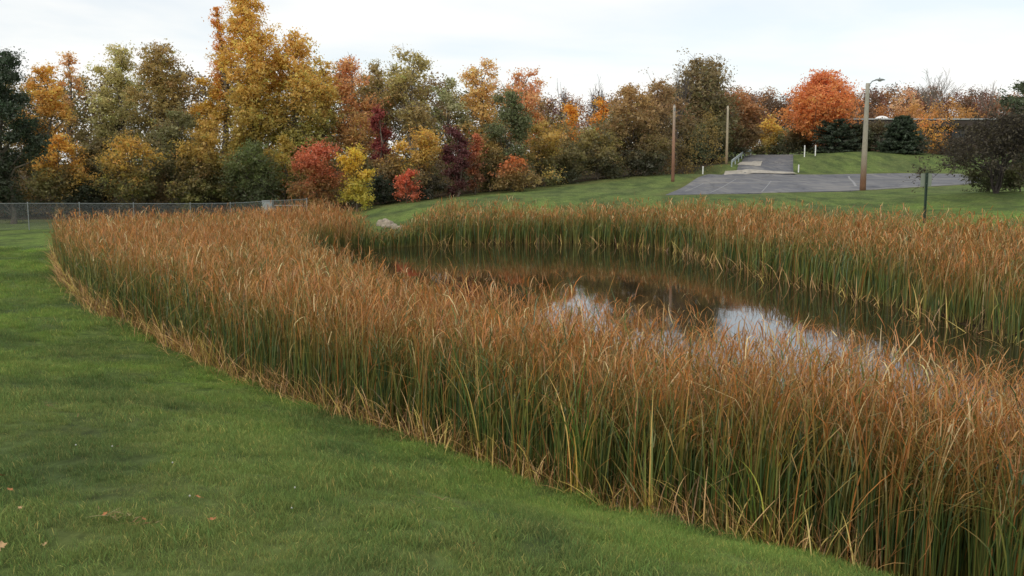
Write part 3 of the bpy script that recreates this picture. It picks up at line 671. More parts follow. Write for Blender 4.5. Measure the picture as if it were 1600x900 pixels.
def conifer(px, pyt, hw, D, c1, label, zcb=0.0, tiers=26, kind='cone', name='spruce', group=None):
    q = P(px, pyt, D); x, y = q[0], q[1]; zb = gz(x, y); H_ = q[2] - zb; rx = hw * D / FPX; e = empty(name, (x, y, zb), label, 'tree', group)
    segs = [np.array([0,0,-.3,0,0,H_*.98,H_*.022,.02])]; P_ = []; A_ = []
    for i in range(tiers):
        t_ = i / (tiers - 1); z_ = H_ * (zcb + (1 - zcb) * t_); R = rx * (profile(kind, np.array([t_]))[0]) * rng.uniform(.85, 1.12) + .08; nbk = int(8 + 9 * (1 - t_))
        for j in range(nbk):
            a_ = rng.uniform(0, 2 * pi); r_ = R * rng.uniform(.75, 1.1); d_ = np.array([cos(a_), sin(a_), -.18 + .5 * t_]); st = np.array([0, 0, z_ + .15]); en = st + d_ * r_
            segs.append(np.concatenate([st, en, [.03, .008]])); n_ = int(26 + 30 * r_ / rx); u_ = rng.uniform(.15, 1.03, n_) ** .8
            pp = st + (en - st) * u_[:, None]; pp[:, 2] -= .10 * r_ * (u_ * (1 - u_)) * 4 * .5
            pp += rng.normal(size=(n_, 3)) * np.array([.14, .14, .05]) * (1 - .4 * u_)[:, None] * (rx / 2.2); P_.append(pp)
    P_ = np.concatenate(P_); P_[:, 2] = np.maximum(P_[:, 2], .05); cc = srgb(*c1) * 1.7; col_ = cc[None] * np.exp(rng.normal(size=len(P_)) * .28)[:, None]
    v, f, c_ = leaves(P_, .0016 * D, col_, 2.6, .2); obj('crown', mesh('crown', v, f, LEAF, c_), e)
    v, f = tubes(segs, 4); obj('trunk', mesh('trunk', v, f, BARK), e); NLEAF[0] += len(P_); return e

T = tree
# ---- left of the picture
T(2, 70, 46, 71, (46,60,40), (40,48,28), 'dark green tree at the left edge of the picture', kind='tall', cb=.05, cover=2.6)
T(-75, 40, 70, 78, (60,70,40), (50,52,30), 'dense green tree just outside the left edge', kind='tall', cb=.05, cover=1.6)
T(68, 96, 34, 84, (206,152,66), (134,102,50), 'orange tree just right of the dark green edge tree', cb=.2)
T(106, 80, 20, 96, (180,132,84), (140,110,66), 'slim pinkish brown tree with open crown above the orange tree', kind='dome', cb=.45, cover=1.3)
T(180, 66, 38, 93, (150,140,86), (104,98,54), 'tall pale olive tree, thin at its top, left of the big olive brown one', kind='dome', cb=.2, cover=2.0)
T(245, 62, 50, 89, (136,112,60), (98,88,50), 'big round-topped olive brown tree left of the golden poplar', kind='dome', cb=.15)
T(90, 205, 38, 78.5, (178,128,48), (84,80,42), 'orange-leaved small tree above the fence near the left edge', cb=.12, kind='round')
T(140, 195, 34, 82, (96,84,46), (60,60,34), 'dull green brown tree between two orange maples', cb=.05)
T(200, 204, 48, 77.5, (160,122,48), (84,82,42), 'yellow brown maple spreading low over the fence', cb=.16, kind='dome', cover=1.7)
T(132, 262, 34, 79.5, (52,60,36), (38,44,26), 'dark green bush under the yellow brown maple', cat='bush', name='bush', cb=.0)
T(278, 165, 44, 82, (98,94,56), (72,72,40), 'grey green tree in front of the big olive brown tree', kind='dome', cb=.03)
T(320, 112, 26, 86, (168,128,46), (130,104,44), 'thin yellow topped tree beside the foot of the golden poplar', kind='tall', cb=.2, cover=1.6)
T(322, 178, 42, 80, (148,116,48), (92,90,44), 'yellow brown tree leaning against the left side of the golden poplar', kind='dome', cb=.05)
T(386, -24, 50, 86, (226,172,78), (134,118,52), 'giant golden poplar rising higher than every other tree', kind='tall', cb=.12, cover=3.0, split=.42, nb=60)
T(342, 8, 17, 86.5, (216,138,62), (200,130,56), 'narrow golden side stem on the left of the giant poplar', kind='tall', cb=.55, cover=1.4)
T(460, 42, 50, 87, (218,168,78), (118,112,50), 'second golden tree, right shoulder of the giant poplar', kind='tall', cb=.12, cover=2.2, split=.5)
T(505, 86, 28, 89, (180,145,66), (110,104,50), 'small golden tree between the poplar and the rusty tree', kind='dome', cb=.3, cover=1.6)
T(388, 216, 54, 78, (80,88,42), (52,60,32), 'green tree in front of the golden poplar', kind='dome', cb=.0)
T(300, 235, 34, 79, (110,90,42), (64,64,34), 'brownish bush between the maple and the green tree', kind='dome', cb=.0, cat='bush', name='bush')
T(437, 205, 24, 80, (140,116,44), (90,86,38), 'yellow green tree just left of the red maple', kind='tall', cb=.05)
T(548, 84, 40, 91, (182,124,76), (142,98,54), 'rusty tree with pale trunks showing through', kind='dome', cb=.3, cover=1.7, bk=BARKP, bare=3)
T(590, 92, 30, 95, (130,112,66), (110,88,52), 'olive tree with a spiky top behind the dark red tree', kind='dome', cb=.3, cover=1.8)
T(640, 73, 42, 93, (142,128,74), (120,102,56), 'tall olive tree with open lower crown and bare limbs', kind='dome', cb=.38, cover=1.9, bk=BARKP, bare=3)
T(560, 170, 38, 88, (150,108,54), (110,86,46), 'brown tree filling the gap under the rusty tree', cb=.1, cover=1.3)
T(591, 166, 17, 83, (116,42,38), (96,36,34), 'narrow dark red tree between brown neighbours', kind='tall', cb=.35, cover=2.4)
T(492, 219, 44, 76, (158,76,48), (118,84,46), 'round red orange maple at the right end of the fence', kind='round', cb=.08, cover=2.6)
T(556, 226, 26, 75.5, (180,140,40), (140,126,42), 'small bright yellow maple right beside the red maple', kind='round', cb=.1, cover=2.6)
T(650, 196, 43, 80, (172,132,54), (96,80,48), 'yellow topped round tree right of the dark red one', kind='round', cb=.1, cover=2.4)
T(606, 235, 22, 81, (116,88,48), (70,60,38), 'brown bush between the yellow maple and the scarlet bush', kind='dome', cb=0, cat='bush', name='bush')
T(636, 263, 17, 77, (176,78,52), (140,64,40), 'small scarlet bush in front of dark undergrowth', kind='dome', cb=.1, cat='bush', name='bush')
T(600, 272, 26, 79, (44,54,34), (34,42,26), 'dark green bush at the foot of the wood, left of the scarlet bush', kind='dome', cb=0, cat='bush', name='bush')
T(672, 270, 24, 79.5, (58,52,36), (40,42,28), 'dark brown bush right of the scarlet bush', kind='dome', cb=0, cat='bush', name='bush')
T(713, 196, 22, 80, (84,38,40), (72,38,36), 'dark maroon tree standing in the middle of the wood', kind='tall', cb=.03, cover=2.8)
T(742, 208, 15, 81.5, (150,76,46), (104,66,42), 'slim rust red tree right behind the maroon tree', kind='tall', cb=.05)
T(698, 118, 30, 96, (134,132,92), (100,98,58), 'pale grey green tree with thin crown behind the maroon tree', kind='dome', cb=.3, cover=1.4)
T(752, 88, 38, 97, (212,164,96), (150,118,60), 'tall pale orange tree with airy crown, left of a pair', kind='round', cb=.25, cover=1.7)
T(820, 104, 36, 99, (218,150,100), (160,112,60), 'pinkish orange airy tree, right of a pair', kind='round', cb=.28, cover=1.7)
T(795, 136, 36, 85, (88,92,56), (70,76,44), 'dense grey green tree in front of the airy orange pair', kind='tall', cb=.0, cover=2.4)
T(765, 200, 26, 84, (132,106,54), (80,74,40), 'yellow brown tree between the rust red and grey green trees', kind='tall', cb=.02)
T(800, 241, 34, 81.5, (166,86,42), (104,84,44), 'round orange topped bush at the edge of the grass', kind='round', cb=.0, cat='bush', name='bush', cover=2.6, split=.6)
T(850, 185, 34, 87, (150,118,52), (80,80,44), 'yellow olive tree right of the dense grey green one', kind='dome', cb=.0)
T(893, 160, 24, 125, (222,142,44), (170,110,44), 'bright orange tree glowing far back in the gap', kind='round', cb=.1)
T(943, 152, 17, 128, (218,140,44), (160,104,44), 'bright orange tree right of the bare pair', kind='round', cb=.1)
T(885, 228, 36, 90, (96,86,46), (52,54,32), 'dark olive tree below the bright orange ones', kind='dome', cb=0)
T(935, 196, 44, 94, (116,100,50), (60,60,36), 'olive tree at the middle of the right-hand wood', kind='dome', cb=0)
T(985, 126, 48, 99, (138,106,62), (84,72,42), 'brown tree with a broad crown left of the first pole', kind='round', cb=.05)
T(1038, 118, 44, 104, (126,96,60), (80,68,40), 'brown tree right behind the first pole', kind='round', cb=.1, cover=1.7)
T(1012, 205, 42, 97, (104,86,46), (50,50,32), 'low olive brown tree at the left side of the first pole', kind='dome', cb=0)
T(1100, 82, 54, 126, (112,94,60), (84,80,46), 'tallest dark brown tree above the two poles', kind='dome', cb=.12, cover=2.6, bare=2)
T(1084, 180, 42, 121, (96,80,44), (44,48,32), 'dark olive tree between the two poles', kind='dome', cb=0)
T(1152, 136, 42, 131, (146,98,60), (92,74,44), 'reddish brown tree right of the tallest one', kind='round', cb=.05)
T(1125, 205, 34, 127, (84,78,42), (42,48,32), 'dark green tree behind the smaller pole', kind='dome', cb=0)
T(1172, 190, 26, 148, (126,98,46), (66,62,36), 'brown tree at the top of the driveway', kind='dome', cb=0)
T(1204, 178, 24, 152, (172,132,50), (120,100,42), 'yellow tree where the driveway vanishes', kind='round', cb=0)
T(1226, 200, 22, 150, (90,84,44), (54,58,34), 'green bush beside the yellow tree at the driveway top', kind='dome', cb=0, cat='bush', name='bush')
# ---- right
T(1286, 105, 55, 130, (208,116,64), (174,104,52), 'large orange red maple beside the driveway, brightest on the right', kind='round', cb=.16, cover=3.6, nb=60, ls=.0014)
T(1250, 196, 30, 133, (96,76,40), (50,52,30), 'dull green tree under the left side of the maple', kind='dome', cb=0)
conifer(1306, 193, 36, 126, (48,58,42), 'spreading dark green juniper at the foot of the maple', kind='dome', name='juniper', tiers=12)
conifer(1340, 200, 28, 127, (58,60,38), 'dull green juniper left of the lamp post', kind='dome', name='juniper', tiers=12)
T(1372, 186, 28, 129, (80,70,44), (50,50,34), 'brown green bush in front of the building, right of the lamp post', kind='dome', cb=0, cat='bush', name='bush')
conifer(1412, 186, 37, 122, (46,58,40), 'dark green spruce standing before the building', tiers=24, kind='bcone')
T(1452, 168, 30, 127, (170,106,50), (160,110,40), 'thin orange tree in front of the building, right of the spruce', kind='vase', cb=.15, cover=.9, bare=2)
T(1470, 218, 26, 125, (170,120,44), (88,64,42), 'low yellow orange bush right of the spruce', kind='dome', cb=0, cover=1.6, cat='bush', name='bush')
T(1500, 210, 34, 122, (82,66,52), (62,52,42), 'grey brown thicket between the spruce and the bare tree', kind='dome', cb=0, cat='bush', name='bush', cover=1.5)
T(1592, 122, 30, 104, (60,70,44), (48,54,36), 'dark green tree cut by the right edge of the picture', kind='dome', cb=0)
bare_tree(1566, 158, 60, 'dark bare many-stemmed tree at the right edge of the lawn', 76, BARKD, 6, 6, .42, leaves_=(8000, (58,52,38), .0, .95), r0=.085)
T(1545, 252, 34, 63, (70,68,40), (58,60,34), 'olive bush around the foot of the bare many-stemmed tree', kind='dome', cb=0, cat='bush', name='bush', cover=1.7)
T(1598, 250, 34, 60, (76,72,40), (60,62,34), 'olive bush at the right edge beside the bare tree', kind='dome', cb=0, cat='bush', name='bush', cover=1.8)
bare_tree(1465, 104, 185, 'large pale leafless tree on the skyline above the building', 34, BARKP, 6, 1, .34)
bare_tree(1548, 124, 190, 'small pale leafless tree on the skyline near the right edge', 20, BARKP, 5, 1, .34)
bare_tree(926, 116, 140, 'leafless tree with spreading twigs in the skyline gap', 26, BARKG, 5, 2, .5)
bare_tree(878, 122, 140, 'leafless tree with upright twigs, left in the skyline gap', 17, BARKG, 5, 2, .45)
bare_tree(1060, 100, 118, 'thin leafless tree poking out left of the tallest tree', 22, BARKG, 5, 1, .3)
T(1420, 132, 20, 180, (176,128,92), (150,100,70), 'pale orange tree on the skyline above the spruce', kind='round', cb=.2, cover=1.0)

# ---- far masses that read as one
def mass(name, label, cells, cols, ls=.0026, cover=1.7):
    """cells: px, top row, half width px, D"""
    PV, PC = [], []
    for (px, pyt, hw, D) in cells:
        q = P(px, pyt, D); zb = gz(q[0], q[1]); H_ = q[2] - zb; rx = hw * D / FPX; s = ls * D
        if H_ < 1: continue
        n_ = int(cover * 2 * rx * H_ * .8 / (s * s * .75)); nsub = max(n_ // 25, 8); c0 = mute(srgb(*cols[rng.integers(len(cols))])) * 1.8
        t_ = rng.uniform(0, 1, nsub) ** .8; R = np.sqrt(np.clip(1 - t_ ** 3, .05, 1)) * rx; th = rng.uniform(0, 2 * pi, nsub); r_ = R * rng.uniform(.5, 1.05, nsub)
        sub = np.stack([q[0] + np.cos(th) * r_, q[1] + np.sin(th) * r_ * .7, zb + t_ * H_], -1); li = rng.integers(0, nsub, n_)
        pos = sub[li] + rng.normal(size=(n_, 3)) * s * 2; PV.append(pos)
        PC.append(np.clip(c0[None] * np.exp(rng.normal(size=nsub)[li] * .16 + rng.normal(size=n_) * .12)[:, None], 0, .8))
    pos, cc = np.concatenate(PV), np.concatenate(PC); NLEAF[0] += len(pos)
    v, f, c_ = leaves(pos, np.clip(pos[:, 1] * ls, .15, 1.2)[:, None] * np.ones((1, 1)) if False else np.full(1, ls * np.mean([c[3] for c in cells])), c_ := None or cc)[:3]
    o_ = obj(name, mesh(name, v, f, LEAF, c_)); tag(o_, label, 'woodland', kind='stuff'); return o_
cells = []
for px in range(-90, 1130, 24):
    D = np.interp(px, [0, 600, 900, 1130], [101, 104, 112, 128]) + rng.uniform(-3, 3)
    top = np.interp(px, [-90, 0, 300, 600, 700, 860, 900, 960, 1130], [130, 126, 118, 125, 135, 150, 215, 170, 155]) + rng.uniform(-14, 14); cells.append((px, top, rng.uniform(22, 32), D))
mass('woodland', 'dim olive interior of the wood seen between the front trees', cells, [(104,96,54), (120,104,58), (86,88,50), (112,88,54)], ls=.0022, cover=2.8)
cells = []
for px in range(-60, 1120, 15):
    Dn = float(np.interp(PX(px, 1.0) * 85, TL[:, 0], TL[:, 1])) + rng.uniform(3, 9)
    yb = float(np.interp(px, [0, 480, 700, 850, 1000, 1140], [318, 318, 303, 288, 272, 252])); cells.append((px, yb - rng.uniform(28, 85), rng.uniform(12, 22), Dn))
mass('undergrowth', 'tangled olive and brown undergrowth filling the edge of the wood', cells, [(84,84,44), (104,88,46), (68,74,42), (98,78,46), (120,98,46)], ls=.0018, cover=2.0)
cells = []
for row, (D, off) in enumerate([(205, 8), (225, 2), (250, -3)]):
    for px in range(840 if row else 1120, 1720, 24):
        top = np.interp(px, [840, 900, 1000, 1180, 1230, 1300, 1400, 1500, 1600, 1720], [158, 157, 150, 146, 152, 148, 140, 148, 150, 148]) + off + rng.uniform(-4, 6); cells.append((px + rng.uniform(-8, 8), top, rng.uniform(15, 22), D))
mass('distant_forest', 'russet brown forest along the far hill', cells, [(112,66,50), (98,60,46), (128,80,50), (92,66,46), (140,92,52)], ls=.0015, cover=2.4)
cells = []
for px in range(1330, 1700, 26):
    cells.append((px + rng.uniform(-6, 6), rng.uniform(158, 176), rng.uniform(15, 24), rng.uniform(165, 175)))
mass('hillside_thicket', 'mixed brown and orange thicket rising behind the building', cells, [(150,96,52), (120,78,50), (104,72,50), (160,112,56), (96,76,50)], ls=.0016, cover=2.4)

# ------------------------------------------------------------------ reeds
def blades(base, az, a0, a1, kpow, Ln, w, S_, tw, colfun, kink=None):
    """ribbon leaves. base (n,3); returns verts, faces, cols"""
    n_ = len(base); t_ = np.linspace(0, 1, S_ + 1) ** .82; tm = (t_[1:] + t_[:-1]) / 2; dt = np.diff(t_)
    azc = az[:, None] + (kink[2][:, None] * tm[None] ** 2 if kink is not None else 0)
    ang = a0[:, None] + a1[:, None] * tm[None] ** kpow[:, None]
    if kink is not None: ang = ang + kink[0][:, None] * sstep((tm[None] - kink[1][:, None]) / .10)
    ds = Ln[:, None] * dt[None]
    zc_ = np.zeros((n_, 1)); hx = np.concatenate([zc_, np.cumsum(np.sin(ang) * ds * np.cos(azc), 1)], 1); hy = np.concatenate([zc_, np.cumsum(np.sin(ang) * ds * np.sin(azc), 1)], 1); vz = np.concatenate([np.zeros((n_, 1)), np.cumsum(np.cos(ang) * ds, 1)], 1)
    ctr = np.stack([base[:, 0:1] + hx, base[:, 1:2] + hy, base[:, 2:3] + vz], -1)
    ta = az[:, None] + pi / 2 + tw[:, None] * (.3 + t_[None]); side = np.stack([np.cos(ta), np.sin(ta), 0 * ta], -1)
    wd = (w[:, None] * (.75 + .5 * t_ - 1.17 * t_ ** 3.0)[None]) / 2; wd = np.maximum(wd, .0006)
    v = np.stack([ctr - side * wd[..., None], ctr + side * wd[..., None]], 2).reshape(-1, 3)
    k = np.arange(S_); q = np.stack([2 * k, 2 * k + 1, 2 * k + 3, 2 * k + 2], -1)
    f = (np.arange(n_)[:, None, None] * 2 * (S_ + 1) + q[None]).reshape(-1, 4)
    return v, f, np.repeat(colfun(t_, ctr), 2, axis=1).reshape(-1, 3)
def smooth_noise(x, y, s, seed):
    r = np.random.default_rng(seed); v = 0
    for i in range(6):
        a = r.uniform(0, 2 * pi); k = s * r.uniform(.6, 1.8); v = v + np.sin((x * cos(a) + y * sin(a)) * k + r.uniform(0, 6))
    return v / 2.4
OR = [srgb(180,116,58), srgb(164,118,64), srgb(184,140,82), srgb(142,94,48), srgb(206,182,132)]
GR = [srgb(86,98,44), srgb(68,86,42), srgb(108,108,52), srgb(58,78,44)]
def reed_field(xy, per, S_, hmean, wscale, far=False, green_bias=0., tips=3):
    n0 = len(xy); x = np.repeat(xy[:, 0], per); y = np.repeat(xy[:, 1], per); n_ = len(x); sh = np.repeat(np.arange(n0), per)
    hsh = hmean * (1 + .06 * smooth_noise(xy[:, 0], xy[:, 1], 1.1, 5) + rng.normal(size=n0) * .065)
    low = np.exp(-((xy[:, 0] + 7.0) / 1.5) ** 2) * sstep((xy[:, 1] - 42) / 4); hsh = hsh * (1 + .13 * np.exp(-((xy[:, 0] - 2.2) ** 2 / 3 + (xy[:, 1] - 13.2) ** 2 / 6))) * (1 - .55 * low) * (1 + .16 * np.exp(-((xy[:, 0] + 10.5) ** 2 + (xy[:, 1] - 52) ** 2) / 10))
    x = x + rng.normal(size=n_) * .035; y = y + rng.normal(size=n_) * .035; z = ground_z(xy[:, 0], xy[:, 1])[sh]
    z = np.maximum(z, -.25)
    Ln = hsh[sh] * (1.05 - .50 * rng.uniform(size=n_) ** 1.5); wind = .35 + .2 * smooth_noise(x, y, .5, 9)
    kk = (np.where(rng.uniform(size=n_) < .78, rng.uniform(.3, 2.1, n_), 0.), rng.uniform(.5, .93, n_), rng.normal(size=n_) * 1.2); az = np.where(rng.uniform(size=n_) < .45, rng.normal(size=n_) * .8 + .1, rng.uniform(0, 2 * pi, n_))
    a0 = np.abs(rng.normal(size=n_) * .075) + .02; a1 = np.abs(rng.normal(size=n_)) * .42 + wind * .35; kp = rng.uniform(1.4, 3.5, n_)
    bent = rng.uniform(size=n_) < .15; a1 = np.where(bent, rng.uniform(.7, 2.4, n_), a1); kp = np.where(bent, rng.uniform(3, 7, n_), kp)
    w_ = rng.uniform(.010, .019, n_) * wscale; tw = rng.normal(size=n_) * 1.1
    gn = smooth_noise(x, y, .55, 21) * .24 + smooth_noise(x, y, 1.9, 22) * .11
    gp = sum(a_ * np.exp(-((x - px_) ** 2 + (y - py_) ** 2) / r_ ** 2) for px_, py_, r_, a_ in ((-7.2, 22.5, 2.2, .5), (-.6, 13.6, 1.1, .4), (3.1, 10.2, 1.0, .25), (-3.6, 17.5, 1.2, .3), (-14, 33, 2.2, .3)))
    gn = gn + (0 if far else gp)
    trans = (.80 if not far else .76) + gn + rng.normal(size=n_) * .14 + green_bias; dead = rng.uniform(size=n_) < .08; trans = np.where(dead, -.3, trans)
    o_ = np.array(OR)[rng.choice(5, n_, p=[.33, .27, .15, .20, .05])]; gr_ = np.array(GR)[rng.integers(0, 4, n_)] * (1.3 if not far else 1.7); br_ = np.exp(rng.normal(size=n_) * .2)[:, None]
    def cf(t_, ctr):
        hz = (ctr[..., 2] - z[:, None]) / hmean
        tip = rng.uniform(.45, .85, n_)[:, None]; m_ = np.maximum(sstep((hz - trans[:, None]) / .46 + .5), .85 * sstep((t_[None] - tip) / .25))[..., None]; c_ = gr_[:, None] * (1 - m_) + o_[:, None] * m_; k_ = 2.6 * m_ * (1 - m_); c_ = c_ * (1 - k_) + srgb(136, 118, 54) * k_
        yb = sstep((.14 - t_) / .12)[None, :, None] * .5; c_ = c_ * (1 - yb) + srgb(150, 128, 66) * yb
        return np.clip(c_ * (1.06 if not far else .98) * br_[:, None], 0, .9)
    v0, f0, c0 = blades(np.stack([x, y, z], -1), az, a0, a1, kp, Ln, w_, S_, tw, cf, kk)
    # short curled dry ends of broken and side leaves
    kt = tips; m_ = n0 * kt; s2 = np.repeat(np.arange(n0), kt); hx_ = hsh[s2] * (1.0 - .5 * rng.uniform(size=m_) ** 1.3); lean_ = .09 * hx_
    b2 = np.stack([xy[s2, 0] + rng.normal(size=m_) * .06 + lean_ * .6, xy[s2, 1] + rng.normal(size=m_) * .06, ground_z(xy[:, 0], xy[:, 1])[s2] + hx_ - .18], -1)
    pal = np.array(OR)[rng.choice(5, m_, p=[.34, .26, .17, .15, .08])] * np.exp(rng.normal(size=(m_, 1)) * .2) * 1.1; gq = rng.uniform(size=m_) < np.where(hx_ / hmean < .72, .65, .12); pal[gq] = np.array(GR)[rng.integers(0, 4, gq.sum())] * 1.5
    v1, f1, c1 = blades(b2, rng.uniform(0, 2 * pi, m_), np.abs(rng.normal(size=m_)) * .3 + .1, rng.uniform(.2, 2.0, m_), rng.uniform(.8, 2.5, m_), rng.uniform(.18, .52, m_), rng.uniform(.010, .019, m_) * wscale, 4 if wscale < 1.5 else 3, rng.normal(size=m_) * 1.2,
        lambda t_, ctr: np.clip(pal[:, None] * (.9 + .25 * t_)[None, :, None], 0, .9), (rng.uniform(-.3, 1.0, m_), rng.uniform(.3, .8, m_), rng.normal(size=m_) * 1.5))
    return np.concatenate([v0, v1]), np.concatenate([f0, f1 + len(v0)]), np.concatenate([c0, c1])
def scatter(poly, dens, D0=-99, D1=999, xlim=None):
    lo, hi = poly.min(0), poly.max(0); lo = np.array([lo[0], max(lo[1], D0)]); hi = np.array([hi[0], min(hi[1], D1)])
    n_ = int((hi - lo).prod() * dens); q = rng.uniform(lo, hi, (n_, 2)); k = inside(poly, q[:, 0], q[:, 1])
    k &= np.abs(q[:, 0]) < q[:, 1] * .58 + 2.5      # what the camera and a step aside can see
    return q[k]
def join(parts):
    o_ = 0; V_, F_, C_ = [], [], []
    for v, f, c_ in parts: V_.append(v); F_.append(f + o_); C_.append(c_); o_ += len(v)
    return np.concatenate(V_), np.concatenate(F_), np.concatenate(C_)
H_R = 2.08
pr = []
q = scatter(NEAR_BED, 52, 3, 15); pr.append(reed_field(q, 7, 8, 2.04, 1.0, tips=5))
q = scatter(NEAR_BED, 36, 15, 25); pr.append(reed_field(q, 6, 6, 2.08, 1.1, tips=4))
q = scatter(NEAR_BED, 27, 25, 38); pr.append(reed_field(q, 5, 5, H_R, 1.4, tips=3))
q = scatter(NEAR_BED, 20, 38, 60); pr.append(reed_field(q, 5, 4, H_R * 1.02, 1.9, tips=3))
# thin fringe growing out into the water
q = np.array([POND[(i) % len(POND)] * (1 - t_) + POND[(i + 1) % len(POND)] * t_ for i in range(1, 10) for t_ in rng.uniform(0, 1, 34)]); q += rng.normal(size=q.shape) * .25
pr.append(reed_field(q, 5, 8, 2.02, 1.1, tips=4))
# short dead blades and litter along the lawn edge
def litter(path_, dens, spread, Lr, wr, S_, tilt, Dr):
    P_ = []
    for i in range(len(path_) - 1):
        a_, b_ = path_[i], path_[i + 1]; m_ = (a_[1] + b_[1]) / 2
        if not (Dr[0] < m_ < Dr[1]): continue
        n_ = int(np.linalg.norm(b_ - a_) * dens); t_ = rng.uniform(0, 1, n_)[:, None]; e_ = (b_ - a_) / np.linalg.norm(b_ - a_); nn = np.array([-e_[1], e_[0]])
        P_.append(a_ * (1 - t_) + b_ * t_ + nn * (np.abs(rng.normal(size=(n_, 1))) * spread - .12))
    q_ = np.concatenate(P_); n_ = len(q_); z_ = ground_z(q_[:, 0], q_[:, 1]); pal = np.array([srgb(196,158,104), srgb(170,128,82), srgb(140,108,70), srgb(188,166,90), srgb(110,84,56)])[rng.integers(0, 5, n_)]
    return blades(np.stack([q_[:, 0], q_[:, 1], z_], -1), rng.uniform(0, 2 * pi, n_), np.abs(rng.normal(size=n_)) * tilt + .1, rng.uniform(.2, 1.6, n_), rng.uniform(.8, 3, n_), rng.uniform(*Lr, n_), rng.uniform(*wr, n_), S_, rng.normal(size=n_),
                  lambda t_, ctr: np.clip((pal * 1.35)[:, None] * np.ones((1, len(t_), 1)), 0, .9))
pr.append(litter(EDGE, 14, -.16, (.15, .7), (.008, .016), 5, .9, (8, 30)))
pr.append(litter(EDGE, 85, .30, (.25, .95), (.008, .018), 5, .45, (8, 20)))
pr.append(litter(EDGE, 85, .55, (.35, 1.1), (.014, .026), 4, .4, (17, 40)))
v, f, c_ = join(pr); near = obj('cattail_bed', mesh('cattail_bed', v, f, REED, c_)); tag(near, 'dense rust and green cattails between the lawn and the near side of the pond', 'cattails', kind='stuff')
TRI = [len(f) * 2]
pr = []
q = scatter(FAR_BED, 20, 14, 30); pr.append(reed_field(q, 5, 6, H_R * 1.0, 1.6, True, .04))
q = scatter(FAR_BED, 17, 30, 45); pr.append(reed_field(q, 5, 5, H_R * .99, 2.1, True, .06))
q = scatter(FAR_BED, 15, 45, 62); pr.append(reed_field(q, 5, 4, H_R * 1.04, 2.6, True, .08))
pr.append(litter(POND[13:24][::-1], 14, .5, (.5, 1.6), (.02, .035), 5, .7, (14, 60)))
v, f, c_ = join(pr); fb = obj('cattail_bed', mesh('cattail_bed', v, f, REED, c_)); tag(fb, 'band of cattails along the far and right shore, green below and rust brown above', 'cattails', kind='stuff')
TRI.append(len(f) * 2)

# single cattail clumps that stand out against the lawn edge
def clump(px, py, label, hgt, n_, c1, c2, spread=.3, a1m=.6, S_=9):
    b0 = hit(px, py, .3); zb = gz(*b0); e = empty('cattail_clump', (b0[0], b0[1], zb), label, 'cattail clump')
    for nm, cc, k in (('leaves', c1, n_), ('dry_leaves', c2, max(n_ // 3, 3))):
        az = rng.uniform(0, 2 * pi, k); base_ = np.stack([rng.normal(size=k) * .07, rng.normal(size=k) * .07, np.full(k, -.03)], -1); pal = (srgb(*cc) * 1.5)[None] * np.exp(rng.normal(size=(k, 1)) * .15)
        yel = srgb(186,160,70) * 1.3
        v, f, c_ = blades(base_, az, np.abs(rng.normal(size=k)) * spread * .5 + .05, rng.uniform(.2, a1m * 2, k), rng.uniform(1.5, 4, k), hgt * rng.uniform(.6, 1.1, k), rng.uniform(.013, .022, k), S_, rng.normal(size=k) * .8,
            lambda t_, ctr: np.clip(pal[:, None] * (1 - sstep((.3 - t_) / .3))[None, :, None] + yel * sstep((.3 - t_) / .3)[None, :, None], 0, .9))
        obj(nm, mesh(nm, v, f, REED, c_), e)
clump(905, 776, 'green cattail clump with yellow base at the lawn edge below the picture centre', 1.9, 22, (84,108,48), (196,160,84), .25)
clump(1010, 806, 'cattail clump with splayed straw-yellow outer leaves right of centre', 1.6, 16, (98,108,50), (204,170,96), .5)
clump(1190, 850, 'cattail clump with bright yellow foot near the bottom edge', 1.7, 16, (92,110,46), (204,180,80), .35)
clump(665, 684, 'short straw-coloured cattail clump leaning over the lawn left of centre', 1.1, 12, (150,136,70), (204,168,104), .6)
clump(345, 568, 'small yellow cattail clump at the bend of the lawn edge', .9, 14, (170,148,70), (206,176,100), .6)
clump(760, 718, 'tall dark green cattail clump at the middle of the lawn edge', 2.1, 26, (70,96,48), (168,148,84), .22)

# pale stones in the gap of the far reeds
for i, (px, py, sz, lb) in enumerate([(596, 349, .50, 'leftmost pale stone in the gap of the far reeds'), (607, 352, .62, 'largest pale stone in the gap of the far reeds'), (617, 355, .45, 'pale stone second from the right in the reed gap'),
                                (626, 357, .42, 'rightmost pale stone in the gap of the far reeds'), (602, 345, .40, 'pale stone lying behind the largest one in the reed gap')]):
    D = 61.5 + (352 - py) * .25; q = P(px, py, D); zb = gz(q[0], q[1]); v = []; k = 9
    import bmesh as _b
    bm = _b.new(); _b.ops.create_icosphere(bm, subdivisions=2, radius=1)
    ph = rng.uniform(0, 6, 3)
    for vv in bm.verts:
        r_ = 1 + .16 * sin(vv.co.x * 3 + ph[0]) * sin(vv.co.y * 3.3 + ph[1]) + .1 * sin(vv.co.z * 5 + ph[2]) + rng.normal() * .03; vv.co = vv.co * r_; vv.co.z *= .7; vv.co.x *= 1.25
    m = bpy.data.meshes.new('stone'); bm.to_mesh(m); bm.free(); m.materials.append(ROCK)
    o_ = obj('stone', m, None, (q[0], q[1], max(zb, q[2] - .1) + .05)); o_.scale = (sz * .62, sz * .6, sz * .8); o_.rotation_euler[2] = rng.uniform(0, 6); tag(o_, lb, 'stone', 'pale stones by the far shore')

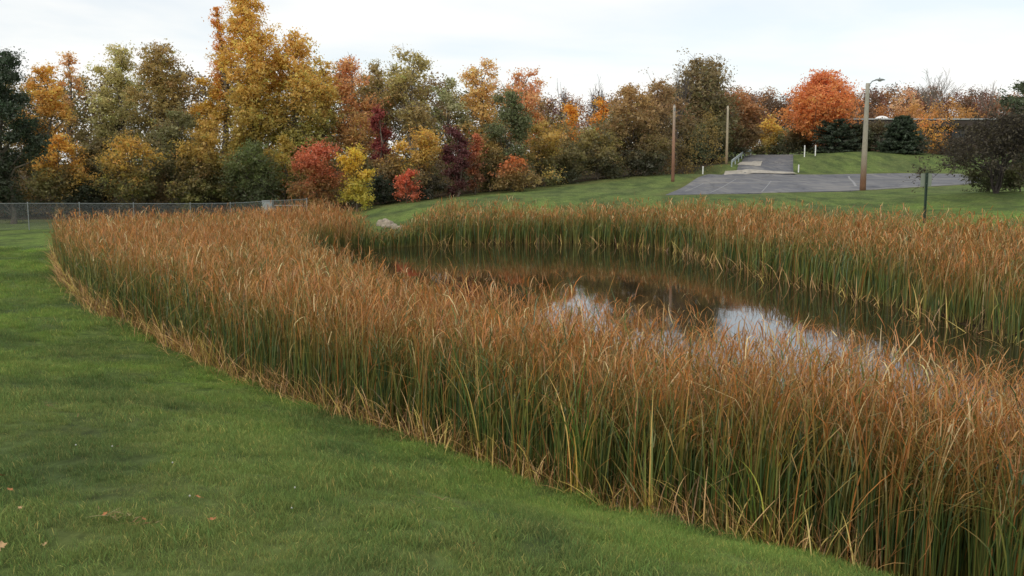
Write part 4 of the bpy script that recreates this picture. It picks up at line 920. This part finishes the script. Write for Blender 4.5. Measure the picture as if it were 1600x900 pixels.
# ------------------------------------------------------------------ lawn grass (instanced tufts)
def tuft(name, n_, R, hl, wd):
    r_ = R * np.sqrt(rng.uniform(size=n_)); th = rng.uniform(0, 2 * pi, n_); b_ = np.stack([r_ * np.cos(th), r_ * np.sin(th), np.full(n_, -.01)], -1)
    cc = np.exp(rng.normal(size=(n_, 1)) * .22) * np.array([[1, 1, 1.]]); cc[:, 0] *= np.exp(rng.normal(size=n_) * .12); k = rng.uniform(size=n_) < .06; cc[k] *= np.array([2.4, 1.6, 1.8])
    v, f, c_ = blades(b_, rng.uniform(0, 2 * pi, n_), np.abs(rng.normal(size=n_)) * .35, rng.uniform(.2, 1.3, n_), rng.uniform(1, 2, n_), rng.uniform(*hl, n_), rng.uniform(*wd, n_), 2, rng.normal(size=n_),
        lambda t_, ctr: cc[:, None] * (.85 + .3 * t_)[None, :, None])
    o_ = bpy.data.objects.new(name, mesh(name, v, f, BLADE, c_)); return o_
def grass_object(name, label, pts_, scl, protos):
    m = bpy.data.meshes.new(name); m.vertices.add(len(pts_)); m.vertices.foreach_set('co', pts_.astype(np.float32).ravel())
    a_ = m.attributes.new('scl', 'FLOAT', 'POINT'); a_.data.foreach_set('value', scl.astype(np.float32)); a_ = m.attributes.new('rot', 'FLOAT_VECTOR', 'POINT')
    rr = np.zeros((len(pts_), 3), np.float32); rr[:, 2] = rng.uniform(0, 2 * pi, len(pts_)); rr[:, :2] = rng.normal(size=(len(pts_), 2)) * .12; a_.data.foreach_set('vector', rr.ravel())
    a_ = m.attributes.new('pick', 'INT', 'POINT'); a_.data.foreach_set('value', rng.integers(0, len(protos), len(pts_)).astype(np.int32))
    o_ = obj(name, m); tag(o_, label, 'grass', kind='stuff')
    ng = bpy.data.node_groups.new(name, 'GeometryNodeTree'); ng.interface.new_socket('Geometry', in_out='INPUT', socket_type='NodeSocketGeometry'); ng.interface.new_socket('Geometry', in_out='OUTPUT', socket_type='NodeSocketGeometry')
    Nn = ng.nodes; Ll = ng.links; gi = Nn.new('NodeGroupInput'); go = Nn.new('NodeGroupOutput'); ip = Nn.new('GeometryNodeInstanceOnPoints')
    gti = Nn.new('GeometryNodeGeometryToInstance')
    for p_ in protos:
        oi = Nn.new('GeometryNodeObjectInfo'); oi.inputs['Object'].default_value = p_; oi.inputs['As Instance'].default_value = False; Ll.new(oi.outputs['Geometry'], gti.inputs[0])
    def na(nm, ty):
        q_ = Nn.new('GeometryNodeInputNamedAttribute'); q_.data_type = ty; q_.inputs['Name'].default_value = nm; return q_.outputs[0]
    mp = Nn.new('GeometryNodeMeshToPoints'); Ll.new(gi.outputs[0], mp.inputs[0]); Ll.new(mp.outputs[0], ip.inputs['Points']); Ll.new(gti.outputs[0], ip.inputs['Instance'])
    ip.inputs['Pick Instance'].default_value = True; Ll.new(na('pick', 'INT'), ip.inputs['Instance Index']); Ll.new(na('rot', 'FLOAT_VECTOR'), ip.inputs['Rotation']); Ll.new(na('scl', 'FLOAT'), ip.inputs['Scale'])
    Ll.new(ip.outputs[0], go.inputs[0]); md = o_.modifiers.new('scatter', 'NODES'); md.node_group = ng; return o_
def lawn_pts(D0, D1, dens):
    w1 = D1 * .6 + 2; n_ = int(2 * w1 * (D1 - D0) * dens); x = rng.uniform(-w1, w1, n_); y = rng.uniform(D0, D1, n_)
    k = (np.abs(x) < y * .58 + 1.5); x, y = x[k], y[k]; k = ~inside(NEAR_BED, x, y) & ~inside(POND, x, y) & ~inside(FAR_BED, x, y); x, y = x[k], y[k]
    # left of the reeds only
    ex = np.interp(y, EDGE[::-1, 1], EDGE[::-1, 0]); k = x < ex + .3; x, y = x[k], y[k]; return np.stack([x, y, ground_z(x, y)], -1)
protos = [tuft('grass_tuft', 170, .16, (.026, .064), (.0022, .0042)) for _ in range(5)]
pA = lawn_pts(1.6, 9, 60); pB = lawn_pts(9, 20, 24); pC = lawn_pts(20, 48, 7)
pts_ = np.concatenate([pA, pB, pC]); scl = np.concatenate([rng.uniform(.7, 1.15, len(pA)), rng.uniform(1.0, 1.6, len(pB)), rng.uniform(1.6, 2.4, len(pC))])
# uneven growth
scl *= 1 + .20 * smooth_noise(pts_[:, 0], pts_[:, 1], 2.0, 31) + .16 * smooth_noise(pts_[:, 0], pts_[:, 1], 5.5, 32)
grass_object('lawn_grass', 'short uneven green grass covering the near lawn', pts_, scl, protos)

# ------------------------------------------------------------------ fallen leaves and clover flowers
FL = [simple('fallen_leaf_orange', (.42, .17, .06), .8, .3, 30), simple('fallen_leaf_tan', (.42, .27, .13), .8, .3, 30)]
def maple_leaf():
    k = 15; out_ = []
    for i in range(k):
        a_ = 2 * pi * i / k; r_ = .05 if i % 3 == 0 else (.030 if i % 3 == 1 else .036)
        if i in (7, 8): r_ = .022
        out_.append((r_ * cos(a_), r_ * sin(a_)))
    vs = [(0, 0, 0)] + [(x_, y_, .25 * abs(x_) + 2.2 * y_ * y_ * 3) for x_, y_ in out_] + [(-.075, .004, .02), (-.075, -.004, .02)]
    return vs, [[0, i + 1, (i + 1) % k + 1] for i in range(k)] + [[0, k + 1, k + 2]]
lv, lf = maple_leaf(); LM = [mesh('leaf', lv, lf, m_) for m_ in FL]
def on_ground(px, py):
    lo, hi = 1., 60.
    for _ in range(22):
        m_ = (lo + hi) / 2; q_ = P(px, py, m_)
        if gz(q_[0], q_[1]) > q_[2]: hi = m_
        else: lo = m_
    return P(px, py, lo)
for px, py, mi, sc_, lb in [(3,752,0,1.1,'orange fallen leaf at the very left edge of the lawn'),(16,775,0,1.0,'orange fallen leaf close to the left edge, below another'),(2,865,1,1.2,'tan fallen leaf in the bottom left corner'),
        (33,804,1,.7,'small tan fallen leaf near the left edge'),(72,862,1,.7,'small tan fallen leaf near the bottom left'),(310,786,0,.9,'orange fallen leaf right beside a white clover flower'),
        (332,822,0,1.1,'orange fallen leaf alone below the clover flower'),(165,814,0,.8,'orange fallen leaf at the end of the dry grass streak'),(225,822,0,.7,'small orange fallen leaf right of the dry grass streak'),
        (184,705,1,.6,'tiny tan fallen leaf in the upper part of the near lawn'),(1275,887,0,1.1,'orange fallen leaf beside the reeds at the bottom'),(1316,864,0,1.5,'crumpled orange leaf caught at the reed edge'),
        (740,860,0,.7,'small orange fallen leaf at the bottom centre')]:
    q = on_ground(px, py); o_ = obj('fallen_leaf', LM[mi], None, (q[0], q[1], q[2] + .042)); o_.rotation_euler = (rng.normal() * .3, rng.normal() * .3 - .2, rng.uniform(0, 6)); o_.scale = (sc_ * .54,) * 3
    tag(o_, lb, 'fallen leaf', 'fallen leaves on the lawn')
FW = simple('clover_petals', (.50, .50, .45), .8, .1, 20); FG = simple('clover_stem', (.08, .14, .03), .8, .2, 20)
def clover():
    bm = bmesh.new(); bmesh.ops.create_icosphere(bm, subdivisions=2, radius=.0065)
    for v_ in bm.verts: v_.co *= 1 + rng.normal() * .12
    m_ = bpy.data.meshes.new('flower_head'); bm.to_mesh(m_); bm.free(); m_.materials.append(FW); return m_
CM = clover(); SM = mesh('stem', MB().tube([(0,0,-.07),(0,0,0)], .0015, 5).v, MB().tube([(0,0,-.07),(0,0,0)], .0015, 5).f, FG)
for px, py, lb in [(119,705,'white clover flower alone in the upper left of the near lawn'),(297,787,'white clover flower touching an orange fallen leaf'),(176,707,'white clover flower beside a tiny tan leaf'),
        (461,773,'white clover flower in the middle of the near lawn'),(456,806,'white clover flower below the one in the middle of the lawn'),(270,733,'faint white clover flower above the orange leaf')]:
    q = on_ground(px, py); e = empty('clover_flower', (q[0], q[1], q[2] + .055), lb, 'flower', 'clover flowers in the lawn'); obj('flower_head', CM, e); obj('stem', SM, e)
sq = []
for (pa, pb_, n_) in [((150,812),(262,836),26),((700,690),(760,705),0),((60,640),(140,650),14),((640,790),(700,800),14)]:
    for _ in range(n_):
        t_ = rng.uniform(); q = on_ground(pa[0] + (pb_[0] - pa[0]) * t_ + rng.normal() * 6, pa[1] + (pb_[1] - pa[1]) * t_ + rng.normal() * 4); sq.append(q)
sq = np.array(sq); k = len(sq); sq[:, 2] += .05; pal = np.array([srgb(190,170,120), srgb(150,130,84), srgb(170,120,80)])[rng.integers(0, 3, k)]
v, f, c_ = blades(sq, rng.uniform(0, 2 * pi, k), np.full(k, 1.25), rng.uniform(.1, .6, k), np.ones(k), rng.uniform(.04, .13, k), rng.uniform(.004, .009, k), 3, rng.normal(size=k), lambda t_, ctr: (pal * .75)[:, None] * np.ones((1, len(t_), 1)))
tag(obj('dry_clippings', mesh('dry_clippings', v, f, REED, c_)), 'dry straw-coloured grass clippings lying in streaks on the near lawn', 'clippings', kind='stuff')
print('leaf quads', NLEAF[0], 'reed tris', TRI, 'tufts', len(pts_))
